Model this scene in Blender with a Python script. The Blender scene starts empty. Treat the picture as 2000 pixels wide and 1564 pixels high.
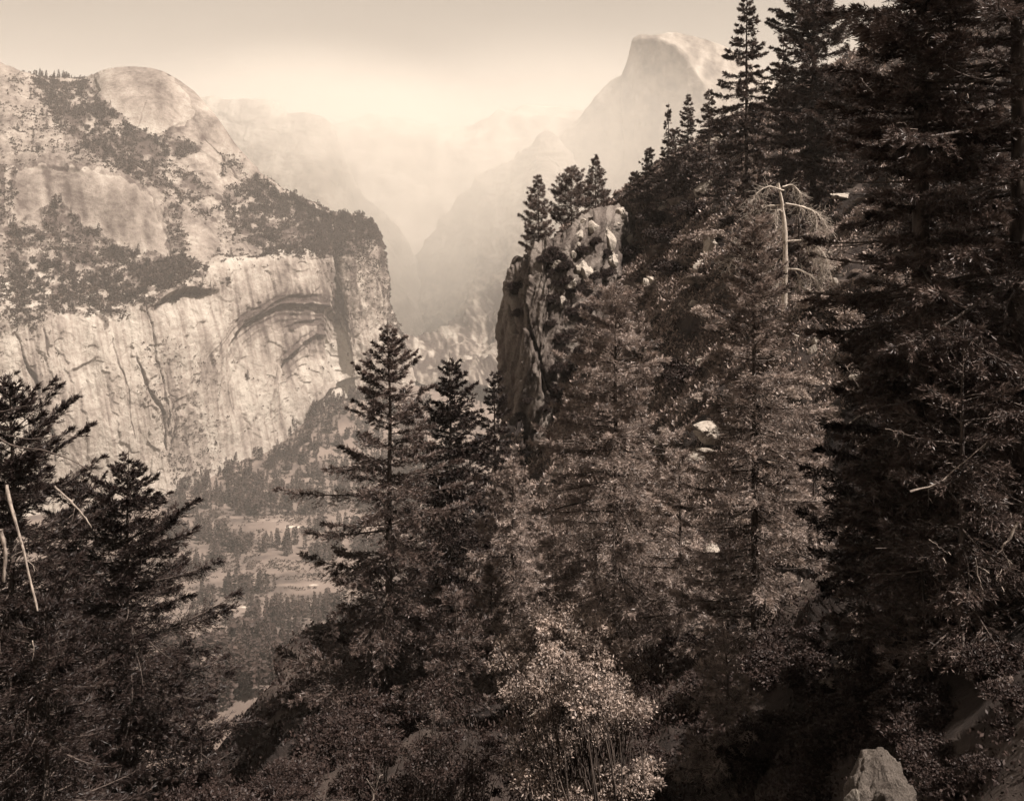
import bpy, math, random
import numpy as np
from mathutils.bvhtree import BVHTree
from mathutils import Vector

sc = bpy.context.scene
col = sc.collection
F, CX, HY = 1750.0, 1000.0, 390.0
PI = math.pi
rs = np.random.RandomState

def P(px, py, Y):
    return np.stack([(np.asarray(px) - CX) / F * Y, np.asarray(Y) + 0.0 * np.asarray(px), (HY - np.asarray(py)) / F * Y], -1)

# ---------------------------------------------------------------- noise
def _h(i, j, k, s):
    n = (i * 374761393 + j * 668265263 + k * 2147483647 * 3 + s * 1274126177) & 0xFFFFFFFF
    n = ((n ^ (n >> 13)) * 1274126177) & 0xFFFFFFFF
    n = ((n ^ (n >> 16)) * 2246822519) & 0xFFFFFFFF
    return ((n ^ (n >> 15)) & 0xFFFFFF) / float(0xFFFFFF)
def vn(x, y, z=0.0, s=0):
    x, y, z = np.broadcast_arrays(np.asarray(x, float), np.asarray(y, float), np.asarray(z, float))
    xi, yi, zi = np.floor(x), np.floor(y), np.floor(z)
    fx, fy, fz = x - xi, y - yi, z - zi
    fx = fx * fx * (3 - 2 * fx); fy = fy * fy * (3 - 2 * fy); fz = fz * fz * (3 - 2 * fz)
    xi = xi.astype(np.int64); yi = yi.astype(np.int64); zi = zi.astype(np.int64)
    r = 0
    for a in (0, 1):
        for b in (0, 1):
            for c in (0, 1):
                w = (fx if a else 1 - fx) * (fy if b else 1 - fy) * (fz if c else 1 - fz)
                r = r + w * _h(xi + a, yi + b, zi + c, s)
    return r * 2 - 1
def fbm(x, y, z=0.0, s=0, o=4, g=.5):
    r, a = 0, 1.0
    for i in range(o):
        r = r + a * vn(np.asarray(x) * 2 ** i, np.asarray(y) * 2 ** i, np.asarray(z) * 2 ** i, s + i)
        a *= g
    return r
def ridg(x, y, z=0.0, s=0, o=4, g=.5):
    r, a = 0, 1.0
    for i in range(o):
        r = r + a * (1 - 2 * np.abs(vn(np.asarray(x) * 2 ** i, np.asarray(y) * 2 ** i, np.asarray(z) * 2 ** i, s + i)))
        a *= g
    return r

def vor(x, y, s=0):
    x = np.asarray(x, float); y = np.asarray(y, float); xi = np.floor(x).astype(np.int64); yi = np.floor(y).astype(np.int64)
    best = np.full(x.shape, 9.0); rid = np.zeros(x.shape); bx = np.zeros(x.shape); by = np.zeros(x.shape)
    for a in (-1, 0, 1):
        for b in (-1, 0, 1):
            u, v = xi + a, yi + b
            dx = u + _h(u, v, 0 * u, s) - x; dy = v + _h(u, v, 0 * u + 7, s) - y
            d = dx * dx + dy * dy; m = d < best
            best = np.where(m, d, best); rid = np.where(m, _h(u, v, 0 * u + 13, s), rid); bx = np.where(m, dx, bx); by = np.where(m, dy, by)
    t1 = (rid * 7.13) % 1 - .5; t2 = (rid * 3.71) % 1 - .5
    return rid - .5 + bx * t1 + by * t2      # each block its own offset and tilt
# ---------------------------------------------------------------- mesh helpers
def mk(name, V, Q, mats, parent=None, smooth=False, attrs=None, matidx=None, loc=None, link=True):
    """V (n,3), Q list/array of faces (all same size) or list of arrays"""
    me = bpy.data.meshes.new(name)
    V = np.ascontiguousarray(V, dtype=np.float32)
    if not isinstance(Q, list): Q = [Q]
    Q = [np.ascontiguousarray(q, dtype=np.int32) for q in Q if len(q)]
    me.vertices.add(len(V)); me.vertices.foreach_set('co', V.ravel())
    nl = sum(q.size for q in Q); npoly = sum(len(q) for q in Q)
    me.loops.add(nl); me.loops.foreach_set('vertex_index', np.concatenate([q.ravel() for q in Q]))
    me.polygons.add(npoly)
    tot = np.concatenate([np.full(len(q), q.shape[1], np.int32) for q in Q])
    st = np.concatenate([[0], np.cumsum(tot)[:-1]]).astype(np.int32)
    me.polygons.foreach_set('loop_start', st)
    try: me.polygons.foreach_set('loop_total', tot)
    except Exception: pass
    if matidx is not None: me.polygons.foreach_set('material_index', np.ascontiguousarray(matidx, dtype=np.int32))
    me.polygons.foreach_set('use_smooth', np.full(npoly, smooth))
    for k, v in (attrs or {}).items():
        a = me.attributes.new(k, 'FLOAT', 'POINT'); a.data.foreach_set('value', np.ascontiguousarray(v, dtype=np.float32).ravel())
    me.update(calc_edges=True); me.validate()
    for m in (mats if isinstance(mats, (list, tuple)) else [mats]): me.materials.append(m)
    o = bpy.data.objects.new(name, me)
    if link: col.objects.link(o)
    if parent: o.parent = parent
    if loc is not None: o.location = loc
    return o
def gridq(nu, nv, off=0):
    a = np.arange(nu * nv).reshape(nu, nv)
    return np.stack([a[:-1, :-1], a[1:, :-1], a[1:, 1:], a[:-1, 1:]], -1).reshape(-1, 4) + off
def tag(o, label=None, cat=None, group=None, kind=None):
    if label: o['label'] = label
    if cat: o['category'] = cat
    if group: o['group'] = group
    if kind: o['kind'] = kind
    return o
def empty(name, loc=(0, 0, 0), rz=0.0, sc_=1.0):
    e = bpy.data.objects.new(name, None); col.objects.link(e)
    e.empty_display_size = .2; e.location = loc; e.rotation_euler = (0, 0, rz)
    e.scale = (sc_,) * 3 if not isinstance(sc_, tuple) else sc_
    return e
def dup(root, loc, rz, scl, label=None, cat=None, group=None):
    r = root.copy(); col.objects.link(r); r.location = loc; r.rotation_euler = (root.rotation_euler[0], root.rotation_euler[1], rz)
    r.scale = (scl,) * 3 if not isinstance(scl, tuple) else scl
    for ch in root.children:
        c = ch.copy(); col.objects.link(c); c.parent = r
    return tag(r, label, cat, group)
def nrm(v):
    return v / (np.linalg.norm(v, axis=-1, keepdims=True) + 1e-9)
def tubes(pts, rad, sides=5):
    """pts (B,K,3) rad (B,K) -> V, Q"""
    pts = np.asarray(pts, float); rad = np.asarray(rad, float)
    B, K, _ = pts.shape
    t = np.gradient(pts, axis=1); t = nrm(t)
    ref = np.zeros_like(t); ref[..., 2] = 1.0
    vert = np.abs(t[..., 2]).mean(1) > .8
    ref[vert] = np.array([1.0, 0, 0])
    a = nrm(np.cross(t, ref)); b = np.cross(t, a)
    th = np.arange(sides) * 2 * PI / sides
    ring = a[:, :, None, :] * np.cos(th)[None, None, :, None] + b[:, :, None, :] * np.sin(th)[None, None, :, None]
    V = pts[:, :, None, :] + ring * rad[:, :, None, None]
    idx = np.arange(B * K * sides).reshape(B, K, sides)
    nx = np.roll(idx, -1, axis=2)
    Q = np.stack([idx[:, :-1], nx[:, :-1], nx[:, 1:], idx[:, 1:]], -1).reshape(-1, 4)
    return V.reshape(-1, 3), Q
def blades(base, d, L, W, r):
    n = len(base)
    d = nrm(d)
    sd = nrm(np.cross(d, r.normal(size=(n, 3))))
    L = np.broadcast_to(L, (n,))[:, None]; W = np.broadcast_to(W, (n,))[:, None]
    v = np.empty((n, 4, 3))
    v[:, 0] = base; m = base + d * L * .45
    v[:, 1] = m + sd * W * .5; v[:, 2] = base + d * L; v[:, 3] = m - sd * W * .5
    return v.reshape(-1, 3), np.arange(n * 4).reshape(n, 4)
def join(parts):
    V, Q, o = [], [], 0
    for v, q in parts:
        V.append(v); Q.append(q + o); o += len(v)
    return np.concatenate(V), np.concatenate(Q)

# ---------------------------------------------------------------- materials
def mat(name):
    m = bpy.data.materials.new(name); m.use_nodes = True
    nt = m.node_tree; b = nt.nodes['Principled BSDF']
    return m, nt, b
def N(nt, t, **kw):
    n = nt.nodes.new(t)
    for k, v in kw.items():
        if k in n.inputs: n.inputs[k].default_value = v
        else: setattr(n, k, v)
    return n
def ramp(nt, src, stops):
    r = nt.nodes.new('ShaderNodeValToRGB'); e = r.color_ramp.elements
    while len(e) < len(stops): e.new(.5)
    for x, (p, c) in zip(e, stops):
        x.position = p; x.color = (c[0], c[1], c[2], 1) if len(c) >= 3 else (c[0],) * 3 + (1,)
    nt.links.new(src, r.inputs[0]); return r
def leaf_mat(name, dark, light, rough=.45, spec=.5, scale=.6, trans=.0):
    m, nt, b = mat(name)
    g = N(nt, 'ShaderNodeNewGeometry')
    tc = N(nt, 'ShaderNodeTexCoord'); no = N(nt, 'ShaderNodeTexNoise', Scale=scale, Detail=3.0)
    nt.links.new(tc.outputs['Object'], no.inputs['Vector'])
    mx = N(nt, 'ShaderNodeMath', operation='MULTIPLY_ADD'); mx.inputs[1].default_value = .34; 
    nt.links.new(g.outputs['Random Per Island'], mx.inputs[0])
    m2 = N(nt, 'ShaderNodeMath', operation='MULTIPLY'); m2.inputs[1].default_value = 1.5; nt.links.new(no.outputs['Fac'], m2.inputs[0])
    m3 = N(nt, 'ShaderNodeMath', operation='SUBTRACT'); m3.inputs[1].default_value = .35; nt.links.new(m2.outputs[0], m3.inputs[0]); m2 = m3
    nt.links.new(m2.outputs[0], mx.inputs[2])
    r = ramp(nt, mx.outputs[0], [(.2, dark), (.62, tuple(a * .5 + b_ * .5 for a, b_ in zip(dark, light))), (.95, light)])
    nt.links.new(r.outputs[0], b.inputs['Base Color'])
    b.inputs['Roughness'].default_value = rough
    b.inputs['Specular IOR Level'].default_value = spec
    if trans > 0:
        tr = N(nt, 'ShaderNodeBsdfTranslucent'); nt.links.new(r.outputs[0], tr.inputs['Color'])
        ms = N(nt, 'ShaderNodeMixShader'); ms.inputs[0].default_value = trans
        nt.links.new(b.outputs[0], ms.inputs[1]); nt.links.new(tr.outputs[0], ms.inputs[2])
        nt.links.new(ms.outputs[0], nt.nodes['Material Output'].inputs[0])
    return m
def bark_mat(name, dark, light, scale=6.0):
    m, nt, b = mat(name)
    tc = N(nt, 'ShaderNodeTexCoord'); mp = N(nt, 'ShaderNodeMapping'); mp.inputs['Scale'].default_value = (1, 1, .18)
    no = N(nt, 'ShaderNodeTexNoise', Scale=scale, Detail=5.0, Roughness=.7)
    nt.links.new(tc.outputs['Object'], mp.inputs[0]); nt.links.new(mp.outputs[0], no.inputs['Vector'])
    r = ramp(nt, no.outputs['Fac'], [(.35, dark), (.68, light)])
    nt.links.new(r.outputs[0], b.inputs['Base Color']); b.inputs['Roughness'].default_value = .85
    bp = N(nt, 'ShaderNodeBump', Strength=.8, Distance=.04); nt.links.new(no.outputs['Fac'], bp.inputs['Height'])
    nt.links.new(bp.outputs[0], b.inputs['Normal'])
    return m
def rock_mat(name, light, midc, dark, s1, s2, bump, bdist, use_attr=True):
    m, nt, b = mat(name)
    tc = N(nt, 'ShaderNodeTexCoord')
    mp = N(nt, 'ShaderNodeMapping'); mp.inputs['Scale'].default_value = (1, 1, .22)
    nt.links.new(tc.outputs['Object'], mp.inputs[0])
    n1 = N(nt, 'ShaderNodeTexNoise', Scale=s1, Detail=8.0, Roughness=.62); nt.links.new(mp.outputs[0], n1.inputs['Vector'])
    n2 = N(nt, 'ShaderNodeTexNoise', Scale=s2, Detail=8.0, Roughness=.72); nt.links.new(tc.outputs['Object'], n2.inputs['Vector'])
    ad = N(nt, 'ShaderNodeMath', operation='MULTIPLY_ADD'); ad.inputs[1].default_value = .5
    nt.links.new(n1.outputs['Fac'], ad.inputs[0])
    hf = N(nt, 'ShaderNodeMath', operation='MULTIPLY'); hf.inputs[1].default_value = .5; nt.links.new(n2.outputs['Fac'], hf.inputs[0])
    nt.links.new(hf.outputs[0], ad.inputs[2])
    src = ad.outputs[0]
    if use_attr:
        at = N(nt, 'ShaderNodeAttribute'); at.attribute_name = 'stain'
        s = N(nt, 'ShaderNodeMath', operation='MULTIPLY_ADD'); s.inputs[1].default_value = -.34
        nt.links.new(at.outputs['Fac'], s.inputs[0]); nt.links.new(src, s.inputs[2]); src = s.outputs[0]
    r = ramp(nt, src, [(.14, dark), (.36, midc), (.54, light)])
    nt.links.new(r.outputs[0], b.inputs['Base Color']); b.inputs['Roughness'].default_value = .9
    b.inputs['Specular IOR Level'].default_value = .2
    bp = N(nt, 'ShaderNodeBump', Strength=bump, Distance=bdist); nt.links.new(n2.outputs['Fac'], bp.inputs['Height'])
    nt.links.new(bp.outputs[0], b.inputs['Normal'])
    return m

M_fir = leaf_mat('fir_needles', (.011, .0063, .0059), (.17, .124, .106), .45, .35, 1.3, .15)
M_firl = leaf_mat('sunny_fir_needles', (.020, .0122, .011), (.50, .395, .34), .45, .4, 1.3, .2)  # lit copy of the fir needles, sunlight put into the colour
M_fird = leaf_mat('shaded_fir_needles', (.008, .0047, .0044), (.040, .027, .023), .5, .25, 1.0)  # darkened copy of the fir needles, shade put into the colour
M_pine = leaf_mat('pine_needles', (.024, .0145, .013), (.24, .178, .15), .42, .4, .9, .15)
M_oak = leaf_mat('oak_leaves', (.016, .0097, .0088), (.47, .37, .315), .5, .35, 1.6, .15)
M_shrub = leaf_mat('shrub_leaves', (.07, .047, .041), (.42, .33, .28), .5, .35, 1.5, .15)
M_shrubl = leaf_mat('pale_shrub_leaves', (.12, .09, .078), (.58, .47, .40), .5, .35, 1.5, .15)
M_shrubd = leaf_mat('dark_shaded_shrub_leaves', (.012, .007, .0065), (.058, .039, .033), .55, .2, 1.5)  # naturally dark shrubs, plus shade painted into the hollow's leaves
M_far = leaf_mat('far_needles', (.020, .0125, .011), (.07, .048, .04), .7, .2, .05)
M_scrub = leaf_mat('scrub_leaves', (.022, .0145, .0125), (.10, .072, .058), .7, .2, .02)
M_bark = bark_mat('bark', (.018, .012, .0105), (.10, .074, .06))
M_dead = bark_mat('dead_wood', (.30, .25, .21), (.62, .54, .46), 10)
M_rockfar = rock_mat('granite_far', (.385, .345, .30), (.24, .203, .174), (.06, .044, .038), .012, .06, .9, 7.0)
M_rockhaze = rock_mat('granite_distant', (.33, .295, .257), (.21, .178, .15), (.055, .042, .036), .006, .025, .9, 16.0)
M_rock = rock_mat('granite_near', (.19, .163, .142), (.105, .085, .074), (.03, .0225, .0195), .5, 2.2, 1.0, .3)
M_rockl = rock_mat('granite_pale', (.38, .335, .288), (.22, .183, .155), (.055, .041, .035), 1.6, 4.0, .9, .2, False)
M_soil = rock_mat('forest_soil', (.075, .058, .049), (.030, .022, .0188), (.011, .0078, .007), .3, .9, .9, .25)

# ---------------------------------------------------------------- lofts
def catmull(a, n, linear=False, ts=None):
    """resample axis0 of a to n"""
    a = np.asarray(a, float); K = len(a)
    t = np.linspace(0, K - 1, n) if ts is None else ts; i = np.clip(t.astype(int), 0, K - 2); f = (t - i).reshape((-1,) + (1,) * (a.ndim - 1))
    p1, p2 = a[i], a[i + 1]
    if linear: return p1 * (1 - f) + p2 * f
    p0 = a[np.clip(i - 1, 0, K - 1)]; p3 = a[np.clip(i + 2, 0, K - 1)]
    m1 = (p2 - p0) * .42; m2 = (p3 - p1) * .42
    f2, f3 = f * f, f * f * f
    return (2 * f3 - 3 * f2 + 1) * p1 + (f3 - 2 * f2 + f) * m1 + (-2 * f3 + 3 * f2) * p2 + (f3 - f2) * m2
def grid_normals(V):
    du = np.gradient(V, axis=0); dv = np.gradient(V, axis=1)
    n = nrm(np.cross(du, dv)); 
    s = np.sign((n * -V).sum(-1, keepdims=True)); s[s == 0] = 1
    return n * s
def inpoly(x, y, poly):
    c = np.zeros(np.shape(x), bool); n = len(poly); j = n - 1
    for i in range(n):
        xi, yi = poly[i]; xj, yj = poly[j]
        c ^= ((yi > y) != (yj > y)) & (x < (xj - xi) * (y - yi) / (yj - yi + 1e-9) + xi); j = i
    return c
def dline(x, y, pts):
    d = np.full(np.shape(x), 1e9); t = np.zeros(np.shape(x)); n = len(pts) - 1
    for k in range(n):
        ax, ay = pts[k]; bx, by = pts[k + 1]
        vx, vy = bx - ax, by - ay
        u = np.clip(((x - ax) * vx + (y - ay) * vy) / (vx * vx + vy * vy + 1e-9), 0, 1)
        dd = np.hypot(x - ax - u * vx, y - ay - u * vy)
        m = dd < d; d = np.where(m, dd, d); t = np.where(m, (k + u) / n, t)
    return d, t
def Zm(Y): return HY + 700.0 * F / Y     # py of the valley floor at distance Y

# ================================================================ NORTH WALL AND DOME
# each column: (foot, base, mid, rim, bench, slab, upper, brow, skyline, back)
def nc(*p): return list(p)
def foot(px, Y): return (px, Zm(Y) + 3, Y)
NW = [
 nc(foot(-520, 1500), foot(-500, 1650), (-500, 850, 1690), (-500, 600, 1750), (-500, 470, 1950), (-500, 330, 2100), (-500, 230, 2400), (-500, 120, 2650), (-500, 60, 2800), (-500, 90, 3400)),
 nc(foot(-220, 1650), foot(-200, 1820), (-200, 800, 1860), (-200, 600, 1920), (-200, 460, 2120), (-200, 320, 2270), (-200, 230, 2550), (-200, 130, 2800), (-200, 80, 2950), (-200, 110, 3500)),
 nc(foot(-20, 1780), foot(0, 1950), (0, 800, 1990), (0, 605, 2040), (0, 440, 2250), (0, 320, 2390), (0, 230, 2640), (0, 150, 2880), (0, 125, 3000), (0, 170, 3500)),
 nc(foot(40, 1830), foot(70, 1990), (60, 800, 2030), (55, 612, 2090), (50, 440, 2300), (50, 320, 2430), (50, 230, 2700), (50, 165, 2950), (50, 146, 3080), (50, 190, 3600)),
 nc(foot(110, 1860), foot(140, 2020), (125, 800, 2060), (115, 618, 2130), (105, 405, 2370), (105, 318, 2460), (105, 235, 2740), (105, 170, 3020), (105, 157, 3150), (105, 200, 3700)),
 nc(foot(190, 1900), foot(210, 2060), (190, 800, 2100), (180, 620, 2170), (170, 448, 2380), (165, 320, 2470), (160, 240, 2780), (160, 175, 3080), (160, 157, 3230), (160, 200, 3800)),
 nc(foot(250, 1940), foot(270, 2095), (245, 800, 2135), (232, 605, 2210), (222, 478, 2390), (215, 332, 2490), (210, 255, 2800), (205, 180, 2990), (210, 136, 3200), (220, 170, 3800)),
 nc(foot(300, 1980), foot(320, 2125), (290, 790, 2165), (280, 590, 2240), (275, 500, 2400), (270, 345, 2520), (262, 275, 2830), (262, 190, 2960), (265, 132, 3200), (270, 170, 3800)),
 nc(foot(350, 2020), foot(370, 2165), (335, 780, 2200), (328, 568, 2290), (325, 508, 2420), (330, 400, 2560), (320, 290, 2840), (318, 205, 2970), (318, 141, 3180), (310, 180, 3800)),
 nc(foot(400, 2080), foot(420, 2225), (390, 770, 2260), (385, 548, 2350), (380, 505, 2460), (380, 420, 2600), (372, 320, 2840), (370, 245, 2990), (368, 172, 3160), (350, 210, 3700)),
 nc(foot(460, 2150), foot(480, 2310), (450, 750, 2350), (445, 530, 2440), (440, 495, 2540), (440, 430, 2660), (430, 350, 2840), (425, 290, 2980), (412, 216, 3130), (390, 250, 3700)),
 nc(foot(520, 2230), foot(540, 2400), (515, 740, 2440), (512, 515, 2530), (505, 490, 2630), (500, 440, 2720), (492, 395, 2860), (480, 345, 2980), (462, 285, 3100), (440, 320, 3700)),
 nc(foot(585, 2330), foot(600, 2500), (585, 720, 2545), (585, 508, 2640), (575, 488, 2720), (570, 455, 2800), (560, 425, 2900), (545, 395, 2980), (520, 348, 3080), (500, 380, 3700)),
 nc(foot(640, 2480), foot(650, 2650), (640, 700, 2690), (632, 505, 2760), (625, 482, 2820), (620, 460, 2870), (612, 440, 2920), (605, 418, 2980), (590, 390, 3050), (570, 430, 3600)),
 nc(foot(672, 2600), foot(676, 2780), (662, 690, 2840), (650, 510, 2880), (646, 485, 2900), (642, 465, 2930), (640, 450, 2960), (638, 432, 3000), (632, 412, 3060), (620, 450, 3500)),
 nc(foot(700, 2640), foot(705, 2800), (690, 690, 2830), (672, 520, 2860), (668, 490, 2880), (666, 468, 2920), (666, 450, 2960), (668, 434, 3010), (670, 420, 3080), (670, 470, 3500)),
 nc(foot(745, 2700), foot(748, 2860), (728, 690, 2880), (712, 520, 2920), (705, 480, 2950), (703, 460, 2980), (703, 445, 3010), (705, 432, 3050), (707, 424, 3110), (705, 480, 3500)),
 nc(foot(790, 2780), foot(785, 2950), (760, 690, 2980), (746, 565, 3010), (738, 488, 3040), (734, 470, 3060), (732, 458, 3090), (731, 450, 3120), (730, 444, 3170), (728, 505, 3600)),
 nc(foot(830, 2950), foot(820, 3150), (790, 680, 3180), (757, 585, 3170), (751, 530, 3180), (749, 512, 3200), (747, 498, 3220), (745, 488, 3240), (744, 480, 3280), (735, 540, 3700)),
 nc(foot(850, 3300), foot(830, 3500), (800, 720, 3500), (756, 640, 3500), (745, 560, 3500), (740, 540, 3500), (740, 530, 3550), (740, 520, 3600), (735, 510, 3650), (720, 560, 3900)),
]
NU, NV = 760, 820
g = np.array(NW, float)                      # cols, rows, 3
TU = np.interp(np.linspace(0, 1, NU), [0, .10, 1], [0, 2, len(NW) - 1])
TV_ = np.interp(np.linspace(0, 1, NV), [0, .05, .52, .58, 1], [0, 1, 3.1, 3.5, 9])
g = catmull(g, NU, ts=TU)
g = np.swapaxes(catmull(np.swapaxes(g, 0, 1), NV, ts=TV_), 0, 1)
gx, gy, gY = g[..., 0], g[..., 1], g[..., 2]
vrow = TV_[None, :] * np.ones((NU, 1))
cliffm = np.clip((vrow - .8) / .25, 0, 1) * np.clip((3.15 - vrow) / .2, 0, 1)
Vn = P(gx, gy, gY)
nn = grid_normals(Vn)
wx = gx + 6 * fbm(gx * .02, gy * .02, 0, 5); wy = gy + 6 * fbm(gx * .02, gy * .02, 3.3, 9)
disp = 16 * fbm(Vn[..., 0] / 260, Vn[..., 1] / 260, Vn[..., 2] / 260, 11, 3) + 5 * fbm(Vn[..., 0] / 60, Vn[..., 1] / 60, Vn[..., 2] / 90, 21, 4)
lean = gx - .16 * (gy - 600)
def steps(v, k): 
    f = v * k; return (np.floor(f) + np.clip((f - np.floor(f)) * 4, 0, 1)) / k
def soft(poly, f):
    q = inpoly(wx + 8 * vn(gx / 14, gy / 14, 0, 71), wy + 8 * vn(gx / 14, gy / 14, 5, 72), poly).astype(float)
    return f * q
slab = soft([(40, 318), (180, 325), (235, 345), (290, 380), (325, 450), (330, 500), (270, 495), (200, 455), (130, 420), (95, 395), (40, 430), (10, 440), (10, 330)], 1)
dome = soft([(180, 160), (215, 125), (310, 125), (350, 170), (375, 215), (370, 245), (310, 258), (280, 262), (230, 225)], 1)
dsm = inpoly(gx, gy, [(170, 120), (350, 110), (450, 220), (500, 330), (470, 345), (380, 280), (290, 270), (220, 230)]).astype(float)
smoothm = 1 - np.maximum(dsm * .92, slab * .85)
def blur(a, k, it=3):
    for _ in range(it):
        for ax in (0, 1):
            c = np.cumsum(np.concatenate([np.repeat(np.take(a, [0], ax), k + 1, ax), a, np.repeat(np.take(a, [-1], ax), k, ax)], ax), ax)
            n_ = a.shape[ax]; a = (np.take(c, range(2 * k + 1, 2 * k + 1 + n_), ax) - np.take(c, range(0, n_), ax)) / (2 * k + 1)
    return a
domes, slabs = blur(dome, 12), blur(slab, 6)
disp = disp * (1 - .6 * dsm)
disp = disp + cliffm * (3.0 * vn(lean / 30, gy / 260, 0, 31) + 6.0 * vor(lean / 26 + .5 * fbm(gx / 20, gy / 20, 0, 44, 2), gy / 75 + .5 * fbm(gx / 20, gy / 20, 0, 45, 2), 33) + 1.3 * vor(lean / 9, gy / 40, 37) + .6 * fbm(gx / 5, gy / 7, 0, 34, 3))
disp = disp + (1 - cliffm) * smoothm * (5.0 * vor(gx / 26, gy / 18, 35) + 1.5 * fbm(gx / 9, gy / 9, 0, 36, 3))
stain = cliffm * np.clip(.42 * (vn(lean / 7, gy / 190, 0, 41) + .6 * vn(lean / 3.2, gy / 120, 0, 42)) * np.clip(vn(lean / 60, gy / 130, 0, 43) + .6, 0, 1), 0, 1)
# arches and overhangs: recessed wall below a curved lip
def arch(pts, depth, fall, st=.45, rr_=45.0):
    global disp, stain
    xs = [p[0] for p in pts]; ys = [p[1] for p in pts]
    yt = np.interp(wx, xs, ys, left=1e6, right=1e6)
    dy = wy - yt
    ins = (dy > 0)
    env = np.clip(np.minimum((wx - xs[0]) / 10.0, (xs[-1] - wx) / rr_), 0, 1)
    depth = depth * .7
    disp = disp - np.where(ins, depth * np.clip(dy / 4.0, 0, 1) * np.clip(1 - dy / fall, 0, 1) * env, 0)
    disp = disp + np.where((dy < 0) & (dy > -10), depth * .25 * (1 + dy / 10) * env, 0)
    stain = stain + np.where((dy < 0) & (dy > -30), st * env * np.clip(vn(wx / 4.0, wy / 50, 0, 51) * .8 + .5, 0, 1) * (1 + dy / 30), 0)
    stain = stain + np.where(ins & (dy < 14), st * .8 * env, 0)
arch([(306, 600), (330, 580), (360, 568), (400, 560), (425, 566), (436, 590)], 34, 60, .6)
arch([(425, 740), (436, 690), (460, 650), (500, 615), (545, 598), (600, 592), (640, 598), (668, 625), (690, 690)], 24, 170, .5)
arch([(455, 665), (480, 625), (520, 598), (560, 580), (610, 575), (640, 585)], 10, 40, .7)
arch([(540, 770), (553, 715), (580, 680), (615, 655), (645, 658), (668, 690)], 24, 130, .5)
arch([(560, 640), (590, 625), (630, 622), (660, 650)], 10, 50, .6)
arch([(588, 840), (605, 795), (640, 760), (680, 742), (720, 735)], 26, 90, .4)
arch([(135, 724), (165, 712), (190, 700), (208, 706)], 12, 40, .3)
arch([(310, 632), (330, 628), (345, 640)], 8, 20, .3)
arch([(110, 645), (140, 650), (160, 672)], 6, 20, .3)
arch([(318, 258), (350, 240), (380, 232), (392, 240)], 9, 35, .35)
arch([(60, 322), (110, 318), (160, 326), (190, 345)], 10, 45, .3)
arch([(330, 810), (345, 780), (372, 765), (395, 790)], 8, 60, .3)
arch([(545, 512), (575, 530), (620, 520)], 8, 20, .3)
big = [(425, 740), (436, 690), (460, 650), (500, 615), (545, 598), (600, 592), (640, 598), (668, 625), (690, 690)]
for k, f in enumerate((1.13, 1.06, .94, .88, .80)):
    arch([(580 + (a - 580) * f + 3 * math.sin(k * 9 + a), 740 + (b_ - 740) * f) for a, b_ in big], 4 + 2 * (k % 2), 16, .35, 20)
sm = [(540, 770), (553, 715), (580, 680), (615, 655), (645, 658), (668, 690)]
for k, f in enumerate((1.12, .88, .76)):
    arch([(606 + (a - 606) * f, 770 + (b_ - 770) * f) for a, b_ in sm], 5, 14, .35, 16)
def crack(pts, w, depth, st=.6):
    global disp, stain
    d, t = dline(wx, wy, pts)
    ww = w * (.6 + .5 * vn(wy / 14, wx / 14, 0, 61)) * np.clip(4 * t + .3, 0, 1) * np.clip((1 - t) * 4 + .3, 0, 1)
    k = np.clip(1 - d / np.maximum(ww, .6), 0, 1)
    disp = disp - depth * .6 * k; stain = stain + st * np.sqrt(k)
crack([(36, 650), (52, 690), (62, 730), (75, 770), (90, 820), (108, 870)], 6, 22)
crack([(78, 800), (100, 850), (115, 900)], 6, 14)
crack([(270, 690), (280, 730), (295, 765), (315, 800), (328, 830), (328, 880)], 7, 22)
crack([(290, 600), (302, 640), (306, 660), (318, 720), (328, 780), (335, 840)], 4, 14)
crack([(345, 800), (346, 850), (340, 880)], 3.5, 12)
crack([(215, 650), (232, 700), (244, 760), (250, 810), (265, 860)], 3, 10, .5)
crack([(80, 640), (92, 670), (100, 700)], 4, 10)
crack([(642, 470), (650, 520), (664, 570), (672, 620), (690, 680)], 6, 20, .6)
crack([(190, 610), (205, 625), (200, 640)], 9, 16, .5)
crack([(480, 810), (490, 828), (495, 840)], 2, 8)
crack([(425, 770), (428, 800), (430, 850), (440, 890)], 2.5, 8, .3)
crack([(548, 700), (538, 740), (530, 790), (535, 830)], 3, 8, .35)
crack([(590, 820), (600, 860), (606, 890)], 3, 10, .4)
crack([(400, 270), (430, 300), (450, 325), (480, 350)], 2.5, 9, .5)
crack([(290, 200), (280, 230), (270, 255)], 1.8, 5, .3)
crack([(330, 600), (333, 640)], 2.5, 6, .3)
crack([(640, 560), (660, 620), (680, 680), (700, 740)], 3, 10, .4)
crack([(330, 395), (325, 430), (332, 470), (330, 500)], 3, 9, .3)
crack([(380, 400), (410, 440), (450, 480), (470, 500)], 2.2, 7, .35)
crack([(430, 420), (470, 470), (500, 500)], 2, 6, .3)
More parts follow.
